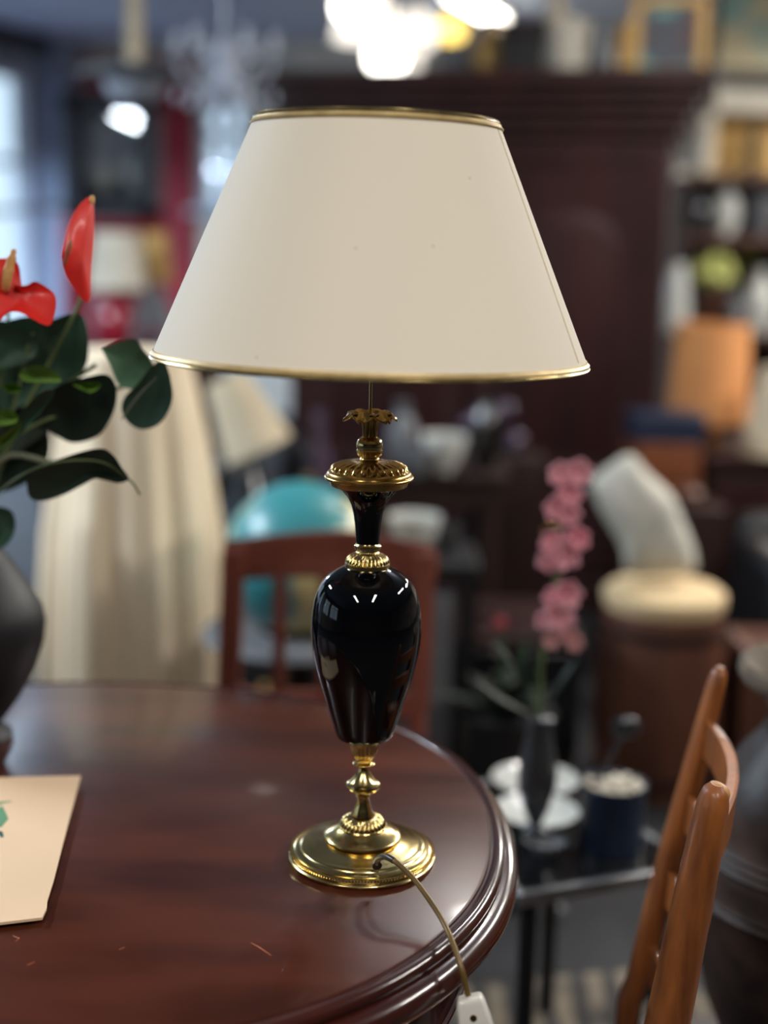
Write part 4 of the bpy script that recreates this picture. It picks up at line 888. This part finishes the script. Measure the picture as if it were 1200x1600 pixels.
# ------------------------------------------------------------ left background
# cream shade lamp behind globe
ly = 3.7
t = thing('dark_dresser', 'low black dresser between the draped stand and the lamp', 'dresser', (at(420, 800, 3.9).x, 4.0, 0)); dz_ = at(400, 815, 3.9).z
obj('body', bx((0, 0, dz_/2), (.5, .4, dz_)), 'black', t, bev=.01)
for k_ in range(3): dd = obj('drawer', bx((0, -.205, dz_*(.2+.28*k_)), (.44, .02, dz_*.24)), 'black', t, bev=.004); obj('knob', bl((0, -.225, dz_*(.2+.28*k_)), .012), 'brass_aged', dd)
sl = thing('tilted_shade_lamp', 'lamp with a tilted cream shade just below the big lampshade on its left', 'lamp', (at(392, 800, 3.85).x, 3.85, dz_)); O = Vector(sl.location)
sa_, sb_ = at(345, 612, 3.85), at(415, 700, 3.85)
a, b = at(352, 590, 3.85)-O, at(404, 702, 3.85)-O; z = (a-b).normalized(); x = Vector((0, 1, 0)).cross(z).normalized(); y = z.cross(x); R = Matrix((x, y, z)).transposed(); k = mpp(sb_)
bm = lathe(bmesh.new(), [(56*k, 0), (32*k, (a-b).length), (31*k, (a-b).length), (55*k, 0), (56*k, 0)], 48, close=False); bmesh.ops.transform(bm, matrix=Matrix.Translation(b) @ R.to_4x4(), verts=bm.verts[:])
obj('lamp_shade', bm, 'cream', sl)
obj('lamp_base', lat([(.07, 0), (.08, .02), (.06, .08), (.02, .16), (.01, .2), (.01, (b.z+a.z)/2)], 24), 'black_gloss', sl)
jarthing('black_urn', 'rounded black urn on the dresser beside the draped cloth', 'urn', 354, 4.08, dz_, 36, 690, VASE, 'black')
jarthing('violet_bottle', 'dark violet bottle under the big lampshade behind the finial', 'bottle', 500, 3.95, dz_, 22, 640, [(1, 0), (1, .55), (.4, .7), (.35, 1)], 'purple_glass')
jarthing('violet_vase', 'dark violet vase left of the dark violet bottle', 'vase', 462, 4.0, dz_, 26, 660, VASE, 'navy_dark')
# navy armchair behind plant
q = at(20, 900, 2.75); t = thing('navy_armchair', 'dark navy armchair behind the black plant vase at the left edge', 'armchair', (q.x-.36, 2.6, 0))
obj('seat', bx((0, -.05, .3), (.62, .5, .32)), 'navy_dark', t, bev=.05); obj('backrest', bx((0, .2, .62), (.6, .16, .72)), 'navy_dark', t, bev=.06)
for s in (-1, 1): obj('armrest', bx((s*.3, -.05, .42), (.11, .52, .42)), 'navy_dark', t, bev=.04)
for sx in (-.26, .26):
    for sy in (-.25, .2): obj('leg', lat([(.018, 0), (.022, .15)], 10), 'dark_wood', t, loc=(sx, sy, 0))
# sideboard with red lamp etc.
ly = 5.2; lz2 = at(180, 548, ly).z
t = thing('tall_sideboard', 'tall dark red-brown sideboard behind the draped stand', 'sideboard', (at(205, 600, ly).x, ly+.1, 0))
obj('body', bx((0, 0, lz2/2), (.62, .5, lz2)), 'wardrobe', t, bev=.006)
for s in (-1, 1): dd = obj('door', bx((s*.15, -.255, lz2/2), (.27, .02, lz2-.12)), 'wardrobe', t, bev=.005); obj('knob', bl((s*.03, -.275, lz2/2), .012), 'brass_aged', dd)
shadelamp('red_base_lamp', 'lamp with round red ceramic base and whitish shade behind the red anthurium', 182, ly, 362, 452, 36, 48, lz2, 'ivory', 'red_ceramic', [(.05, 0), (.06, .01), (.095, .07), (.1, .12), (.07, .19), (.03, .22), (.012, .25), (.012, .32)])
shadelamp('ochre_shade_lamp', 'lamp with a small ochre shade right of the red-based lamp', 244, 5.5, 362, 440, 18, 26, lz2, 'ochre', 'pewter')
t = thing('grey_easel', 'grey folding wooden easel leaning on the sideboard beside the big lampshade', 'easel', (at(240, 500, 5.12).x, 5.12, lz2)); O = Vector(t.location)
for a_, b_ in (((222, 452), (262, 556)), ((246, 446), (284, 552)), ((222, 470), (206, 552))):
    p0_, p1_ = at(*a_, 5.12), at(*b_, 5.12); p1_.z = max(p1_.z, lz2); obj('strut', rel(tb([p0_, p1_], .016, 8), O), 'grey', t)
p0_, p1_ = at(212, 500, 5.12), at(270, 504, 5.12); obj('cross_bar', rel(tb([p0_, p1_], .012, 8), O), 'grey', t)
# glazed cabinet on red wall
gy = 8.2; gx, gw, _ = sized(104, 246, 150, gy, 0)
gb = at(170, 345, gy).z; gtop = at(170, 148, gy).z
t = thing('glazed_cabinet', 'dark blue-black glazed display cabinet against the red wall at the left', 'cabinet', (gx, gy, 0)); H = gtop
fb = bmesh.new(); e = .09
box(fb, (0, 0, H-e/2), (gw, .3, e)); box(fb, (-gw/2+e/2, 0, H/2), (e, .3, H)); box(fb, (gw/2-e/2, 0, H/2), (e, .3, H)); box(fb, (0, 0, gb+.03), (gw, .3, e))
obj('frame', fb, 'frame_dark', t); obj('lower_body', bx((0, -.01, gb/2), (gw+.02, .32, gb)), 'wall_red', t, bev=.01); obj('back_panel', bx((0, .14, (gb+H)/2), (gw-.1, .01, H-gb)), 'frame_white', t)
obj('glass_door', bx((0, -.13, (gb+H)/2), (gw-.16, .006, H-gb-.12)), 'window_glass', t); obj('shelf', bx((0, 0, at(170, 300, gy).z), (gw-.16, .26, .02)), 'frame_dark', t)
jarthing('silver_vase', 'pale silver vase inside the dark glazed cabinet', 'vase', 212, gy, at(170, 300, gy).z+.01, 20, 232, VASE, 'white_china')
jarthing('white_bowl', 'wide pale bowl inside the dark glazed cabinet', 'bowl', 160, gy, at(170, 300, gy).z+.01, 26, 262, BOWL, 'white_china')
# tan pendant with wide dish
py_ = 4.6; q = at(210, 98, py_); k = mpp(q)
t = thing('dish_pendant', 'hanging pendant lamp with tan tube and wide pale dish at the upper left', 'pendant lamp', (q.x, py_, q.z))
obj('tube', lat([(13*k, 0), (13*k, CEIL-q.z)], 20), 'cream', t)
obj('dish', lat([(20*k, .0), (70*k, -.012), (88*k, -.03), (86*k, -.045), (60*k, -.04), (20*k, -.03)], 48), 'grey', t)
obj('glass_bowl', lat([(50*k, -.045), (44*k, -.09), (24*k, -.125), (.002, -.13)], 40), 'frame_white', t)
# grey crystal chandelier
cy = 4.4; q = at(352, 110, cy); t = thing('crystal_chandelier', 'grey glass chandelier with drops hanging left of the wardrobe cornice', 'chandelier', (q.x, cy, q.z))
obj('rod', lat([(.008, 0), (.008, CEIL-q.z)], 8), 'pewter', t); obj('hub', lat([(.01, -.1), (.04, -.06), (.03, 0), (.05, .05), (.02, .09)], 20), 'frame_white', t)
for i in range(6):
    a = i*pi/3; d = Vector((cos(a), sin(a), 0))
    ar = obj('arm', tb(spline([d*.02, d*.07+Vector((0, 0, -.05)), d*.13+Vector((0, 0, -.02)), d*.15+Vector((0, 0, .03))], 4), .006, 8), 'frame_white', t)
    obj('candle_cup', lat([(.01, .03), (.03, .045), (.012, .05), (.012, .11)], 14), 'frame_white', ar, loc=d*.15)
    for jz in (0, 1, 2): obj('crystal_drop', bl(d*(.06+.045*jz)+Vector((0, 0, -.08-.02*(jz % 2))), .011, (1, 1, 1.8), 8), 'frame_white', ar)
# blurred grey rail in front of the window
tag(obj('curtain_rail', tb([at(-60, 335, 6.0), at(110, 322, 6.3)], .012, 8), 'grey'), 'thin grey rail crossing the left windows', 'rail')
